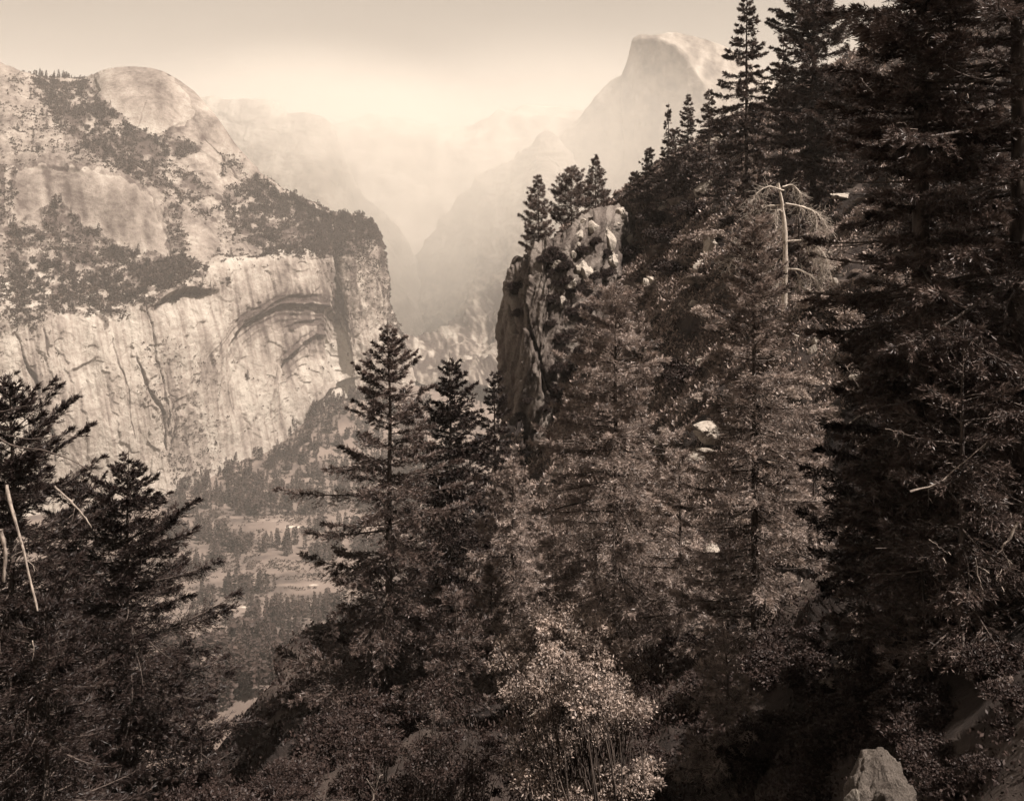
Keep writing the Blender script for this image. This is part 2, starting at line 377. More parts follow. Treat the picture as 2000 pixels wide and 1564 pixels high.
# stained slabs: the big slab and the dome face carry darker lichen
stain = stain + slabs * (.75 + .32 * vn(lean / 12, gy / 120, 0, 81))
stain = stain + domes * (.55 + .25 * fbm(gx / 30, gy / 50, 0, 82, 3))
up = np.clip((vrow - 3.2) / .4, 0, 1) * (1 - slab) * (1 - dome)
stain = stain + up * (.52 + .22 * fbm(gx / 22, gy / 30, 0, 83, 4))
wc = inpoly(wx, wy, [(655, 440), (745, 440), (800, 680), (780, 780), (720, 780), (690, 690), (660, 560)]).astype(float)
stain = stain + wc * (.3 + .35 * vn(lean / 5, gy / 40, 0, 84)); disp = disp + wc * (6 * vn(lean / 8, gy / 60, 0, 85) + 3 * fbm(gx / 6, gy / 12, 0, 86, 2))
stain = stain + cliffm * .12 * np.clip((120 - gx) / 200, 0, 1)
stain = stain + cliffm * (.14 + .2 * fbm(gx / 30, gy / 60, 0, 87, 4) + .40 * np.clip(fbm(lean / 5, gy / 110, 0, 88, 3), 0, 1))
POLY = [([(62, 152), (110, 158), (170, 158), (190, 190), (250, 245), (300, 262), (395, 283), (360, 300), (280, 320), (350, 350), (300, 355), (200, 310), (120, 250), (70, 190)], 1.0),
        ([(190, 235), (290, 290), (350, 310), (440, 385), (430, 430), (330, 380), (280, 340), (200, 320)], .65),
        ([(440, 370), (500, 345), (560, 380), (650, 415), (740, 425), (745, 470), (660, 500), (600, 505), (520, 500), (470, 460), (440, 420)], .8),
        ([(500, 345), (560, 375), (640, 412), (640, 440), (560, 420), (505, 385)], 1.0), ([(640, 415), (745, 425), (745, 450), (700, 470), (650, 470)], .9),
        ([(10, 440), (80, 440), (108, 385), (150, 430), (210, 470), (300, 505), (340, 495), (405, 530), (330, 565), (270, 575), (200, 612), (80, 608), (20, 570)], 1.0),
        ([(-10, 150), (110, 160), (230, 300), (240, 330), (100, 310), (-10, 320)], .28), ([(-10, 320), (30, 320), (25, 430), (60, 450), (-10, 640)], .5), ([(-10, 560), (120, 600), (60, 650), (-10, 640)], .6),
        ([(325, 380), (360, 400), (370, 500), (335, 500)], .5), ([(420, 260), (500, 330), (480, 350), (430, 320)], .0), ([(430, 430), (480, 440), (500, 500), (430, 480)], .15), ([(430, 300), (470, 310), (480, 350), (440, 345)], .4),
        ([(265, 660), (330, 660), (420, 690), (430, 760), (420, 900), (330, 930), (300, 820), (255, 740)], .13), ([(280, 660), (330, 670), (320, 720), (280, 710)], .3), ([(360, 690), (405, 700), (400, 760), (365, 740)], .25), ([(340, 830), (430, 820), (440, 960), (330, 960)], .3),
        ([(520, 700), (590, 700), (600, 880), (530, 880)], .06), ([(330, 570), (440, 545), (440, 560), (330, 590), (210, 620), (200, 600)], .5), ([(560, 505), (650, 505), (640, 560), (600, 540)], .08),
        ([(655, 460), (745, 460), (760, 640), (690, 650), (660, 560)], .3), ([(750, 560), (800, 650), (790, 700), (750, 640)], .5), ([(0, 640), (120, 640), (130, 900), (0, 760)], .04), ([(430, 600), (700, 560), (700, 800), (430, 900)], .015), ([(400, 500), (470, 480), (560, 508), (430, 545)], .08)]
vegn = np.clip(.55 + .9 * fbm(gx / 16, gy / 9, 0, 731, 3), 0, 1)
veg = np.zeros_like(gx)
for poly_, dv in POLY: veg = np.maximum(veg, dv * inpoly(wx, wy, poly_))
stain = stain + np.where(veg > .35, veg * vegn * .75, veg * .3)   # needle litter and soil under the trees
fade = np.clip((9 - vrow) / .8, 0, 1) * np.clip(vrow / .5, 0, 1)
Vn = Vn + nn * (disp * fade)[..., None]
north = mk('granite_mountain', Vn.reshape(-1, 3), gridq(NU, NV), M_rockfar, smooth=True, attrs={'stain': np.clip(stain, 0, 1.4).ravel()})
tag(north, 'pale granite wall with curved arches rising to a bald dome', 'mountain', kind='structure')

# simple loft used by the distant ridges and slopes
def loft(name, G, nu, nv, m, amps, seed, linear=False, st=.3, label=None, cat=None, low=0.0):
    g = catmull(np.array(G, float), nu, linear); g = np.swapaxes(catmull(np.swapaxes(g, 0, 1), nv, linear), 0, 1)
    V = P(g[..., 0], g[..., 1], g[..., 2]); n = grid_normals(V); d = 0
    for a, s in amps: d = d + a * ridg(V[..., 0] / s, V[..., 1] / s, V[..., 2] / s, seed + int(s), 3)
    V = V + n * d[..., None]
    sta = st + .5 * fbm(g[..., 0] / 20, g[..., 1] / 28, 0, seed + 7, 4) + low * np.clip((g[..., 1] - 440) / 200, 0, 1) * (.7 + .8 * fbm(g[..., 0] / 8, g[..., 1] / 8, 0, seed + 9, 3))
    o = mk(name, V.reshape(-1, 3), gridq(nu, nv), m, smooth=True, attrs={'stain': np.clip(sta, 0, 1.3).ravel()})
    tag(o, label, cat, kind='structure')
    return o, g, V

# ridge behind the dome, running right into the mist
def rc(px, sky, Y): return [(px, sky + 60, Y + 700), (px, sky, Y), (px, sky + 45, Y - 160), (px + 10, sky + 110, Y - 350), (px + 25, sky + 200, Y - 700), (px + 60, sky + 330, Y - 1100), (px + 80, Zm(Y - 1500), Y - 1500)]
loft('canyon_ridge', [rc(200, 190, 5200), rc(350, 196, 5200), rc(430, 206, 5150), rc(480, 212, 5100), rc(520, 212, 5050), (rc(560, 230, 5000)), rc(610, 232, 5000), rc(640, 268, 5000), rc(665, 330, 5000), rc(700, 395, 5000), rc(750, 440, 5000), rc(790, 500, 5000), rc(820, 600, 5000)],
     300, 260, M_rockhaze, [(26, 600), (12, 160), (6, 50)], 101, label='hazy granite ridge behind the bald dome', cat='ridge')
# Half-cut dome: sheer shaded face to the left, rounded sunlit shoulder to the right
def hc(a, top, edge, mid, low, foot_, back):
    return [back, a, top, edge, mid, low, foot_]
HDm = [
 [(1080, 500, 6800), (1072, 282, 6000), (1073, 292, 5990), (1076, 330, 5960), (1080, 380, 5930), (1085, 460, 5800), (1100, 700, 5000)],
 [(1140, 500, 6800), (1130, 232, 6000), (1131, 240, 5960), (1132, 270, 5935), (1135, 340, 5890), (1140, 440, 5800), (1140, 700, 4900)],
 [(1180, 500, 6800), (1165, 190, 5950), (1166, 200, 5900), (1168, 230, 5880), (1170, 320, 5830), (1175, 430, 5740), (1180, 700, 4900)],
 [(1200, 500, 6800), (1196, 157, 5900), (1197, 166, 5880), (1198, 210, 5850), (1200, 300, 5790), (1205, 420, 5680), (1210, 700, 4850)],
 [(1240, 500, 6800), (1214, 148, 5860), (1215, 156, 5840), (1216, 210, 5810), (1220, 300, 5740), (1225, 420, 5620), (1230, 700, 4850)],
 [(1250, 400, 6800), (1228, 118, 5800), (1229, 126, 5760), (1230, 200, 5740), (1232, 300, 5660), (1235, 420, 5540), (1240, 700, 4800)],
 [(1270, 300, 6800), (1240, 76, 5760), (1241, 84, 5700), (1242, 200, 5650), (1244, 300, 5570), (1248, 420, 5450), (1250, 700, 4800)],
 [(1290, 250, 6800), (1252, 71, 5800), (1254, 78, 5640), (1256, 200, 5590), (1258, 300, 5500), (1262, 420, 5380), (1270, 700, 4800)],
 [(1310, 250, 6900), (1275, 73, 5880), (1288, 80, 5540), (1290, 200, 5480), (1292, 300, 5340), (1300, 420, 5150), (1310, 700, 4750)],
 [(1340, 250, 6900), (1300, 68, 5960), (1318, 92, 5420), (1322, 200, 5370), (1325, 300, 5250), (1335, 420, 5050), (1340, 700, 4700)],
 [(1370, 250, 6900), (1320, 66, 5980), (1342, 118, 5330), (1348, 200, 5280), (1352, 300, 5180), (1360, 420, 4980), (1370, 700, 4650)],
 [(1400, 250, 6900), (1350, 70, 5960), (1364, 150, 5270), (1370, 220, 5240), (1378, 300, 5140), (1385, 420, 4940), (1400, 700, 4600)],
 [(1430, 250, 6900), (1380, 78, 5940), (1374, 165, 5250), (1386, 230, 5220), (1394, 310, 5120), (1400, 420, 4920), (1410, 700, 4600)],
 [(1460, 300, 6900), (1405, 88, 5930), (1410, 170, 5420), (1412, 240, 5330), (1414, 320, 5200), (1420, 420, 5000), (1430, 700, 4600)],
 [(1520, 300, 6900), (1450, 112, 5950), (1455, 180, 5520), (1455, 250, 5400), (1456, 330, 5260), (1460, 420, 5060), (1470, 700, 4600)],
 [(1600, 400, 6900), (1540, 180, 6000), (1545, 230, 5700), (1545, 290, 5550), (1545, 360, 5360), (1545, 440, 5100), (1550, 700, 4600)],
 [(1700, 500, 6900), (1650, 290, 6100), (1650, 320, 5900), (1650, 360, 5700), (1650, 400, 5400), (1650, 460, 5100), (1650, 700, 4600)],
]
loft('half_dome', HDm, 420, 300, M_rockhaze, [(8, 420), (4, 90)], 131, True, .45, 'tall dome cut sheer on its shaded left face in the mist', 'mountain')
# slopes that fall from the sheer dome to the canyon on the left
def sl(px, sky, Y): return [(px + 60, sky + 120, Y + 900), (px, sky, Y), (px - 4, sky + 55, Y - 170), (px - 10, sky + 120, Y - 380), (px - 20, sky + 220, Y - 800), (px - 30, min(sky + 360, 690), Y - 1400), (px - 40, Zm(Y - 2000), Y - 2000)]
loft('canyon_slope', [sl(680, 640, 5200), sl(760, 620, 5200), sl(815, 560, 5200), sl(850, 490, 5200), sl(890, 430, 5200), sl(935, 370, 5150), sl(975, 335, 5100), sl(1010, 310, 5050), sl(1045, 290, 5000), sl(1070, 274, 4980), sl(1092, 300, 4960), sl(1110, 345, 4960), sl(1150, 385, 4950), sl(1230, 410, 4900), sl(1300, 430, 4850), sl(1400, 440, 4800), sl(1600, 450, 4800)],
     380, 300, M_rockhaze, [(34, 620), (20, 200), (9, 70), (4, 30)], 161, st=.3, low=.9, label='misty slopes falling from the sheer dome into the canyon', cat='slope')
# far wall closing the canyon
loft('canyon_head', [[(px, s + 40, 10500), (px, s, 9500), (px, s + 60, 9100), (px, s + 160, 8600), (px, s + 300, 7600), (px, Zm(6800), 6800)] for px, s in ((-600, 300), (200, 280), (500, 262), (650, 262), (760, 240), (880, 262), (960, 235), (1100, 215), (1400, 240), (2000, 300), (2800, 330))],
     220, 120, M_rockhaze, [(80, 900), (30, 240)], 191, st=.2, label='pale mountains closing the canyon head in mist', cat='mountain')

# ================================================================ VALLEY FLOOR
def valley_h(x, y):
    h = -700 + 3.0 * fbm(x / 140, y / 140, 0, 201, 3)
    near = np.clip((1560 - y - .1 * x) / 900, 0, 1)         # the near side ramps up toward the camera's cliff
    h = h + near ** 1.35 * 330 + near * 16 * fbm(x / 90, y / 90, 0, 211, 4)
    tal = np.exp(-(((x + 480) / 160) ** 2 + ((y - 2560) / 190) ** 2))     # wooded talus cone at the wall's foot
    h = h + 118 * tal
    tal2 = np.exp(-(((x + 330) / 150) ** 2 + ((y - 2900) / 260) ** 2))
    h = h + 90 * tal2
    tal3 = np.exp(-(((x + 640) / 120) ** 2 + ((y - 2300) / 90) ** 2))
    h = h + 26 * tal3
    return h
xs = np.linspace(-2600, 1600, 420); ys = np.linspace(330, 4200, 420)
X, Yg = np.meshgrid(xs, ys, indexing='ij'); Z = valley_h(X, Yg)
gm = np.clip(.42 + .45 * fbm(X / 70, Yg / 45, 0, 221, 4), 0, 1)
vm, nt, b = mat('meadow_and_sand')
at = N(nt, 'ShaderNodeAttribute'); at.attribute_name = 'stain'
tc = N(nt, 'ShaderNodeTexCoord'); no = N(nt, 'ShaderNodeTexNoise', Scale=.05, Detail=9.0, Roughness=.75); nt.links.new(tc.outputs['Object'], no.inputs['Vector'])
ad = N(nt, 'ShaderNodeMath', operation='MULTIPLY_ADD'); ad.inputs[1].default_value = .6; nt.links.new(at.outputs['Fac'], ad.inputs[0]); 
h5 = N(nt, 'ShaderNodeMath', operation='MULTIPLY'); h5.inputs[1].default_value = .5; nt.links.new(no.outputs['Fac'], h5.inputs[0]); nt.links.new(h5.outputs[0], ad.inputs[2])
r = ramp(nt, ad.outputs[0], [(.22, (.05, .036, .030)), (.50, (.125, .094, .078)), (.92, (.18, .14, .117)), (1.2, (.5, .43, .36))])
nt.links.new(r.outputs[0], b.inputs['Base Color']); b.inputs['Roughness'].default_value = .95
# sand bars of the river and a pale road read as bare sand
pxg = CX + F * X / Yg; pyg = HY - F * Z / Yg
for (a, b_, c, d) in ((468, 1128, 7, 4), (512, 1141, 14, 2.2), (560, 1142, 18, 2.5), (610, 1140, 24, 3), (655, 1060, 16, 4), (560, 1072, 8, 2), (480, 1185, 16, 2.5), (600, 1172, 16, 3), (450, 1010, 22, 2), (520, 1016, 26, 1.8), (580, 1028, 20, 2), (500, 1250, 20, 4), (560, 1205, 22, 4), (450, 1320, 20, 5), (520, 1330, 22, 3)):
    gm = gm + .75 * np.clip(1.5 - np.hypot((pxg - a) / c, (pyg - b_) / d), 0, 1)
V = np.stack([X, Yg, Z], -1)
vf = mk('valley_floor', V.reshape(-1, 3), gridq(420, 420), vm, smooth=True, attrs={'stain': np.clip(gm, 0, 1.6).ravel()})
tag(vf, 'valley floor of meadow, sand and scrub', 'valley floor', kind='structure')
# the wide ground under everything
gs = 12500.0
xx = np.linspace(-gs, gs, 40); XX, YY = np.meshgrid(xx, np.linspace(-2500, 15500, 40), indexing='ij')
gr = mk('ground', np.stack([XX, YY, np.full_like(XX, -722.0)], -1).reshape(-1, 3), gridq(40, 40), vm, attrs={'stain': np.full(1600, .4)})
tag(gr, kind='structure')

# ================================================================ NEAR HILLSIDE (world-space loft)
HS = []   # columns; each: back-low, back, crest, r1..r7
def hcol(*p): HS.append([tuple(q) for q in p])
def foe(px, py, Y): return (px, py, Y)
# order in each column: far drop, crest, then toward the camera
hcol((-500, 3400, 95), (-480, 2300, 70), (-470, 1640, 50), (-470, 1660, 44), (-470, 1690, 38), (-470, 1730, 32), (-470, 1790, 26), (-470, 1900, 18), (-470, 2100, 11))
hcol((60, 3400, 100), (20, 2300, 76), (0, 1600, 54), (0, 1620, 47), (0, 1650, 40), (0, 1700, 34), (0, 1760, 27), (0, 1880, 19), (0, 2100, 11))
hcol((340, 3400, 105), (320, 2300, 82), (300, 1580, 60), (300, 1600, 52), (300, 1630, 44), (300, 1680, 36), (300, 1760, 28), (300, 1880, 20), (300, 2100, 11))
hcol((460, 3400, 105), (470, 2300, 86), (480, 1535, 68), (480, 1570, 58), (480, 1610, 48), (480, 1660, 39), (480, 1740, 30), (480, 1880, 20), (480, 2100, 11))
hcol((530, 3400, 110), (545, 2300, 92), (553, 1400, 76), (556, 1440, 66), (560, 1500, 55), (560, 1580, 44), (560, 1680, 33), (560, 1840, 22), (560, 2100, 11))
hcol((560, 3400, 115), (575, 2200, 96), (590, 1330, 82), (600, 1350, 75), (610, 1430, 61), (620, 1520, 48), (630, 1650, 35), (640, 1830, 22), (640, 2100, 11))
hcol((680, 3200, 125), (710, 2100, 110), (740, 1240, 94), (740, 1290, 84), (750, 1370, 70), (760, 1470, 54), (760, 1600, 38), (760, 1800, 23), (760, 2100, 11))
hcol((860, 3000, 150), (880, 1900, 132), (900, 1100, 116), (890, 1170, 102), (890, 1260, 84), (890, 1380, 64), (890, 1530, 44), (890, 1750, 25), (890, 2100, 11))
hcol((960, 2600, 180), (970, 1600, 160), (985, 960, 142), (990, 1020, 124), (1000, 1130, 100), (1000, 1260, 76), (1000, 1440, 52), (1000, 1700, 28), (1000, 2100, 11))
hcol((1030, 2000, 240), (1030, 1100, 225), (1035, 700, 190), (1050, 820, 164), (1070, 950, 130), (1080, 1120, 95), (1090, 1330, 62), (1090, 1620, 32), (1090, 2100, 11))
hcol((1110, 1500, 270), (1105, 800, 245), (1100, 470, 205), (1110, 600, 182), (1120, 760, 150), (1140, 980, 110), (1160, 1220, 70), (1170, 1560, 35), (1180, 2100, 11))
hcol((1170, 1300, 280), (1165, 700, 255), (1160, 430, 212), (1170, 540, 188), (1180, 680, 155), (1200, 880, 116), (1220, 1150, 76), (1230, 1520, 37), (1240, 2100, 11))
hcol((1250, 1100, 290), (1240, 600, 262), (1232, 385, 218), (1250, 470, 192), (1270, 600, 155), (1290, 800, 115), (1300, 1090, 76), (1320, 1480, 38), (1330, 2100, 11))
hcol((1360, 900, 300), (1340, 460, 270), (1320, 310, 222), (1340, 400, 186), (1360, 520, 148), (1380, 720, 108), (1400, 1030, 72), (1410, 1450, 38), (1420, 2100, 11))
hcol((1500, 800, 300), (1490, 360, 270), (1480, 220, 224), (1490, 340, 172), (1500, 470, 134), (1510, 680, 98), (1520, 1000, 66), (1530, 1420, 36), (1540, 2100, 11))
hcol((1700, 600, 300), (1690, 250, 270), (1680, 110, 220), (1690, 260, 160), (1700, 440, 116), (1710, 660, 84), (1720, 980, 56), (1725, 1400, 27), (1730, 2100, 10))
hcol((1950, 500, 300), (1940, 120, 260), (1930, -20, 205), (1930, 160, 145), (1930, 380, 100), (1940, 620, 70), (1950, 960, 44), (1950, 1400, 21), (1960, 2100, 9))
hcol((2350, 300, 300), (2340, 0, 250), (2330, -160, 190), (2330, 60, 130), (2330, 300, 88), (2330, 560, 58), (2330, 900, 35), (2330, 1300, 17), (2330, 2050, 8))
hcol((3000, 200, 260), (3000, -100, 210), (3000, -240, 150), (3000, -60, 100), (3000, 200, 66), (3000, 480, 44), (3000, 800, 27), (3000, 1200, 14), (3000, 1900, 7))
HU, HV = 520, 360
g = np.array(HS, float)
W = P(g[..., 0], g[..., 1], g[..., 2])
# continue each column under and behind the camera
k1 = W[:, -1].copy(); k1[:, 1] = 3.0; k1[:, 0] *= .9; k1[:, 2] = -3.6
k2 = W[:, -1].copy(); k2[:, 1] = -6.0; k2[:, 0] *= 2.2; k2[:, 2] = -1.8 + np.clip(k2[:, 0], -20, 40) * .12
k3 = W[:, -1].copy(); k3[:, 1] = -60.0; k3[:, 0] *= 9; k3[:, 2] = 14 + np.clip(k3[:, 0], -60, 90) * .15
W = np.concatenate([W, k1[:, None], k2[:, None], k3[:, None]], 1)
W = catmull(W, HU); W = np.swapaxes(catmull(np.swapaxes(W, 0, 1), HV), 0, 1)
hn = grid_normals(W)
dist = np.linalg.norm(W, axis=-1)
sf = np.clip((dist - 8) / 40, .08, 1)
hd = (2.4 * fbm(W[..., 0] / 22, W[..., 1] / 22, W[..., 2] / 22, 301, 3) + .9 * ridg(W[..., 0] / 6, W[..., 1] / 6, W[..., 2] / 6, 311, 3)) * sf
W = W + hn * hd[..., None]
hst = .4 + .6 * fbm(W[..., 0] / 7, W[..., 1] / 7, W[..., 2] / 7, 321, 3)
hill = mk('hillside', W.reshape(-1, 3), gridq(HU, HV), M_soil, smooth=True, attrs={'stain': np.clip(hst, 0, 1.2).ravel()})
tag(hill, 'steep rocky forested hillside', 'hillside', kind='structure')
hq = gridq(HU, HV)
bvh = BVHTree.FromPolygons([tuple(v) for v in W.reshape(-1, 3).tolist()], [tuple(q) for q in hq.tolist()])
def ground_z(x, y, top=400.0):
    h = bvh.ray_cast(Vector((x, y, top)), Vector((0, 0, -1)))
    return h[0].z if h[0] is not None else None
def hit(px, py):
    d = Vector(((px - CX) / F, 1.0, (HY - py) / F)).normalized()
    h = bvh.ray_cast(Vector((0, 0, 0)), d)
    return h[0]

# near cliff: a rock buttress whose left side stands against the valley
NC = []
for (pa, pb, pc, pd, pe, py, dy) in (
    (1030, 1030, 1045, 1090, 1180, 520, 34), (1015, 1012, 1040, 1095, 1180, 508, 12), (1008, 1000, 1035, 1090, 1180, 520, 2), (1006, 990, 1028, 1085, 1180, 545, 0), (1000, 981, 1022, 1080, 1180, 590, -3),
    (995, 976, 1018, 1078, 1180, 630, -5), (995, 975, 1018, 1076, 1180, 700, -7), (998, 977, 1020, 1078, 1180, 780, -8), (1002, 983, 1024, 1080, 1180, 860, -9),
    (990, 968, 1015, 1078, 1160, 930, -14), (985, 962, 1010, 1075, 1150, 1010, -20), (980, 958, 1005, 1070, 1140, 1100, -28), (980, 950, 1000, 1065, 1140, 1300, -36)):
    NC.append([(pa + 30, py + 10, 225 + dy), (pa, py + 4, 196 + dy), (pb, py, 180 + dy), (pc, py - 12 * max(0, (640 - py) / 120), 168 + dy), (pd, py - 4 - 42 * max(0, (640 - py) / 120), 166 + dy), (pe, py - 10 - 84 * max(0, (640 - py) / 120), 178 + dy), (pe + 70, py - 90 * max(0, (640 - py) / 120), 200 + dy)])
g = catmull(np.array(NC, float), 300); g = np.swapaxes(catmull(np.swapaxes(g, 0, 1), 260), 0, 1)
V = P(g[..., 0], g[..., 1], g[..., 2]); n = grid_normals(V)
sx = (g[..., 0] + .2 * (g[..., 1] - 600))
d = .45 * fbm(V[..., 0] / 9, V[..., 1] / 9, V[..., 2] / 16, 401, 3) + 1.7 * vor(sx / 30, g[..., 1] / 190, 411) + .8 * vor(sx / 11 + .25 * fbm(sx / 9, g[..., 1] / 12, 0, 415, 2), g[..., 1] / 75, 412) + .35 * vor(sx / 4.5, g[..., 1] / 26, 414) + .2 * fbm(sx / 2.5, g[..., 1] / 12, 0, 413, 2)
st = .35 + .5 * fbm(sx / 9, g[..., 1] / 60, 0, 431, 3)
for pts, w, dep in (([(1030, 560), (1034, 640), (1050, 690), (1062, 730), (1078, 770)], 4, 2.4), ([(1056, 700), (1060, 760), (1075, 790)], 3, 1.6), ([(1000, 600), (1005, 650)], 4, 1.4), ([(1072, 560), (1080, 620)], 4, 2)):
    dd, t = dline(g[..., 0], g[..., 1], pts); k = np.clip(1 - dd / w, 0, 1); d = d - dep * k; st = st + .6 * k
V = V + n * d[..., None]
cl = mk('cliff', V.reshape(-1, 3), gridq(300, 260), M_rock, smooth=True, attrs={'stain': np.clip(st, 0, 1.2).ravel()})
tag(cl, 'rugged granite buttress with a sheer left edge', 'cliff', kind='structure')
bvc = BVHTree.FromPolygons([tuple(v) for v in V.reshape(-1, 3).tolist()], [tuple(q) for q in gridq(300, 260).tolist()])
def gz(x, y):
    a = ground_z(x, y); h = bvc.ray_cast(Vector((x, y, 400)), Vector((0, 0, -1)))
    c = h[0].z if h[0] is not None else None
    if a is None: return c
    return a if c is None else max(a, c)

# ================================================================ BOULDERS
def boulder_mesh(name, seed, m, sub=4, parent=None, flat=.75, rough=.28):
    r = rs(seed)
    n = 2 ** sub * 6
    th = np.linspace(0, 2 * PI, n, endpoint=False); ph = np.linspace(.02, PI - .02, n // 2)
    T, Ph = np.meshgrid(th, ph, indexing='ij')
    D = np.stack([np.cos(T) * np.sin(Ph), np.sin(T) * np.sin(Ph), np.cos(Ph)], -1)
    R = np.ones(T.shape)
    for k in range(11):        # cut planes give broken facets
        a = nrm(r.normal(size=3)); c = r.uniform(.55, .95); dd = D @ a
        R = np.minimum(R, np.where(dd > .05, c / np.maximum(dd, .05), 9))
    R = R * (1 + rough * .35 * fbm(D[..., 0] * 2 + seed, D[..., 1] * 2, D[..., 2] * 2, seed, 5, .6))
    V = D * R[..., None] * np.array([1, .85, flat])
    idx = np.arange(n * (n // 2)).reshape(n, n // 2); nx = np.roll(idx, -1, 0)
    Q = np.stack([idx[:, :-1], idx[:, 1:], nx[:, 1:], nx[:, :-1]], -1).reshape(-1, 4)
    return mk(name, V.reshape(-1, 3), Q, m, smooth=False)
def smooth_boulder(seed):
    r = rs(seed); n = 120
    T, Ph = np.meshgrid(np.linspace(0, 2 * PI, n, endpoint=False), np.linspace(.02, PI - .02, n // 2), indexing='ij')
    D = np.stack([np.cos(T) * np.sin(Ph), np.sin(T) * np.sin(Ph), np.cos(Ph)], -1); R = np.ones(T.shape)
    for a, c in (((.75, -.2, .62), .80), ((-.7, -.3, .62), .72), ((.1, -.85, .5), .80), ((-.95, 0, .1), .85), ((.95, .1, .2), .92), ((0, .3, .95), .96)):
        a = nrm(np.array(a)); dd = D @ a; R = np.minimum(R, np.where(dd > .05, c / np.maximum(dd, .05), 9))
    R = R * (1 + .10 * fbm(D[..., 0] * 3, D[..., 1] * 3, D[..., 2] * 3, seed, 5, .6) + .05 * vor(D[..., 0] * 1.8 + D[..., 1], D[..., 2] * 2.2, seed) + .03 * vor(D[..., 0] * 5, D[..., 2] * 5 + D[..., 1] * 3, seed + 1) + .03 * ridg(D[..., 0] * 1.4, D[..., 1] * 1.4, D[..., 2] * 1.4, seed, 2))
    V = D * R[..., None] * np.array([1, .85, .75]); idx = np.arange(n * (n // 2)).reshape(n, n // 2); nx = np.roll(idx, -1, 0)
    return mk('boulder', V.reshape(-1, 3), np.stack([idx[:, :-1], idx[:, 1:], nx[:, 1:], nx[:, :-1]], -1).reshape(-1, 4), M_rock2, smooth=True)
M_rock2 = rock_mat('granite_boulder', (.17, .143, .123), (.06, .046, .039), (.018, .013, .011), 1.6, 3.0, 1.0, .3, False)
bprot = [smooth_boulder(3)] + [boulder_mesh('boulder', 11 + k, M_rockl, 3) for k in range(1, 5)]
for o in bprot: o.location = (0, -300, -50); o.hide_render = False
_bused = [False] * 5
def boulder(px, py, wpx, hpx, k, label, cat='boulder', group=None, Y=None, sink=.3):
    h = hit(px, py) if Y is None else Vector(P(px, py, Y))
    if h is None: return
    if bvc.ray_cast(Vector((0, 0, 0)), Vector(h).normalized())[0] is not None:
        h2 = bvc.ray_cast(Vector((0, 0, 0)), Vector(h).normalized())[0]
        if h2.y < h.y: h = h2
    Yh = h.y
    src = bprot[k]
    o = src if not _bused[k] else src.copy()
    if o is not src: col.objects.link(o)
    _bused[k] = True
    o.location = h; o.scale = (wpx / F * Yh / 2, wpx / F * Yh / 2 * .9, hpx / F * Yh / 2 / .75); o.rotation_euler = (0, 0, (px * 1.7) % 6.28)
    tag(o, label, cat, group); return o
BL = [(1188, 470, 34, 60, 1, 'tall pale block of granite on the ridge crest beside the pines'), (1160, 445, 26, 34, 2, 'pale block wedged above the cliff behind the leaning pine'),
 (1212, 418, 26, 28, 3, 'small pale boulder topmost on the bare ridge crest'), (1196, 508, 34, 32, 4, 'pair of rounded white blocks below the ridge crest'),
 (1228, 470, 20, 26, 2, 'narrow pale boulder right of the ridge blocks'), (1388, 482, 44, 50, 1, 'squared granite block standing among dark shrubs mid slope'),
 (1262, 560, 28, 36, 3, 'leaning pale rock half hidden in slope shrubs'), (1232, 588, 26, 26, 4, 'white rock at the left end of the shrub slope'),
 (1375, 372, 56, 44, 1, 'broad grey outcrop block under the young conifers'), (1398, 285, 50, 52, 2, 'rounded grey boulder near the skyline below the tall fir'),
 (1400, 848, 110, 50, 3, 'long pale ledge of rock beside the sunlit fir'), (1372, 890, 70, 36, 4, 'low pale rock under the long ledge'),
 (1395, 1088, 84, 50, 1, 'pale rock face showing between the two big firs'), (1345, 1078, 50, 60, 2, 'grey block beside the pale rock face'),
 (1590, 686, 26, 28, 4, 'small white boulder below the bleached snag'),
 (1640, 384, 64, 14, 3, 'flat pale ledge catching sun at the tall fir trunk'), (1080, 520, 44, 34, 2, 'pale broken rock under the first cliff pine'),
 (1110, 555, 40, 30, 3, 'broken pale rock in the notch of the cliff top'), (1098, 590, 30, 26, 4, 'small pale stone lodged high in the cliff notch'),
 (1140, 530, 40, 50, 1, 'upright grey block below the middle cliff pine'), (1420, 1200, 60, 30, 2, 'pale stone low between the sunlit firs')]
for i, (a, b_, c, d, k, l) in enumerate(BL): boulder(a, b_, c, d, k, l)
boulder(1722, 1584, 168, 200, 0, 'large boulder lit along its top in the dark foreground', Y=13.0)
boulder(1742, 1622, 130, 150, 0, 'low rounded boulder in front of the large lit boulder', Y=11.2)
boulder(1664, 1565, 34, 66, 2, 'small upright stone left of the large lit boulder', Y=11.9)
# scattered small blocks on the crest, each its own
rr = rs(5)
for i in range(16):
    px = rr.uniform(1120, 1235); py = rr.uniform(425, 540) + max(0, 1140 - px) * .7
    s = rr.uniform(8, 22); boulder(px, py, s, s * rr.uniform(.7, 1.1), rr.randint(1, 5), 'small pale broken stone among the blocks on the cliff top', 'rock', 'broken stones on the cliff top')

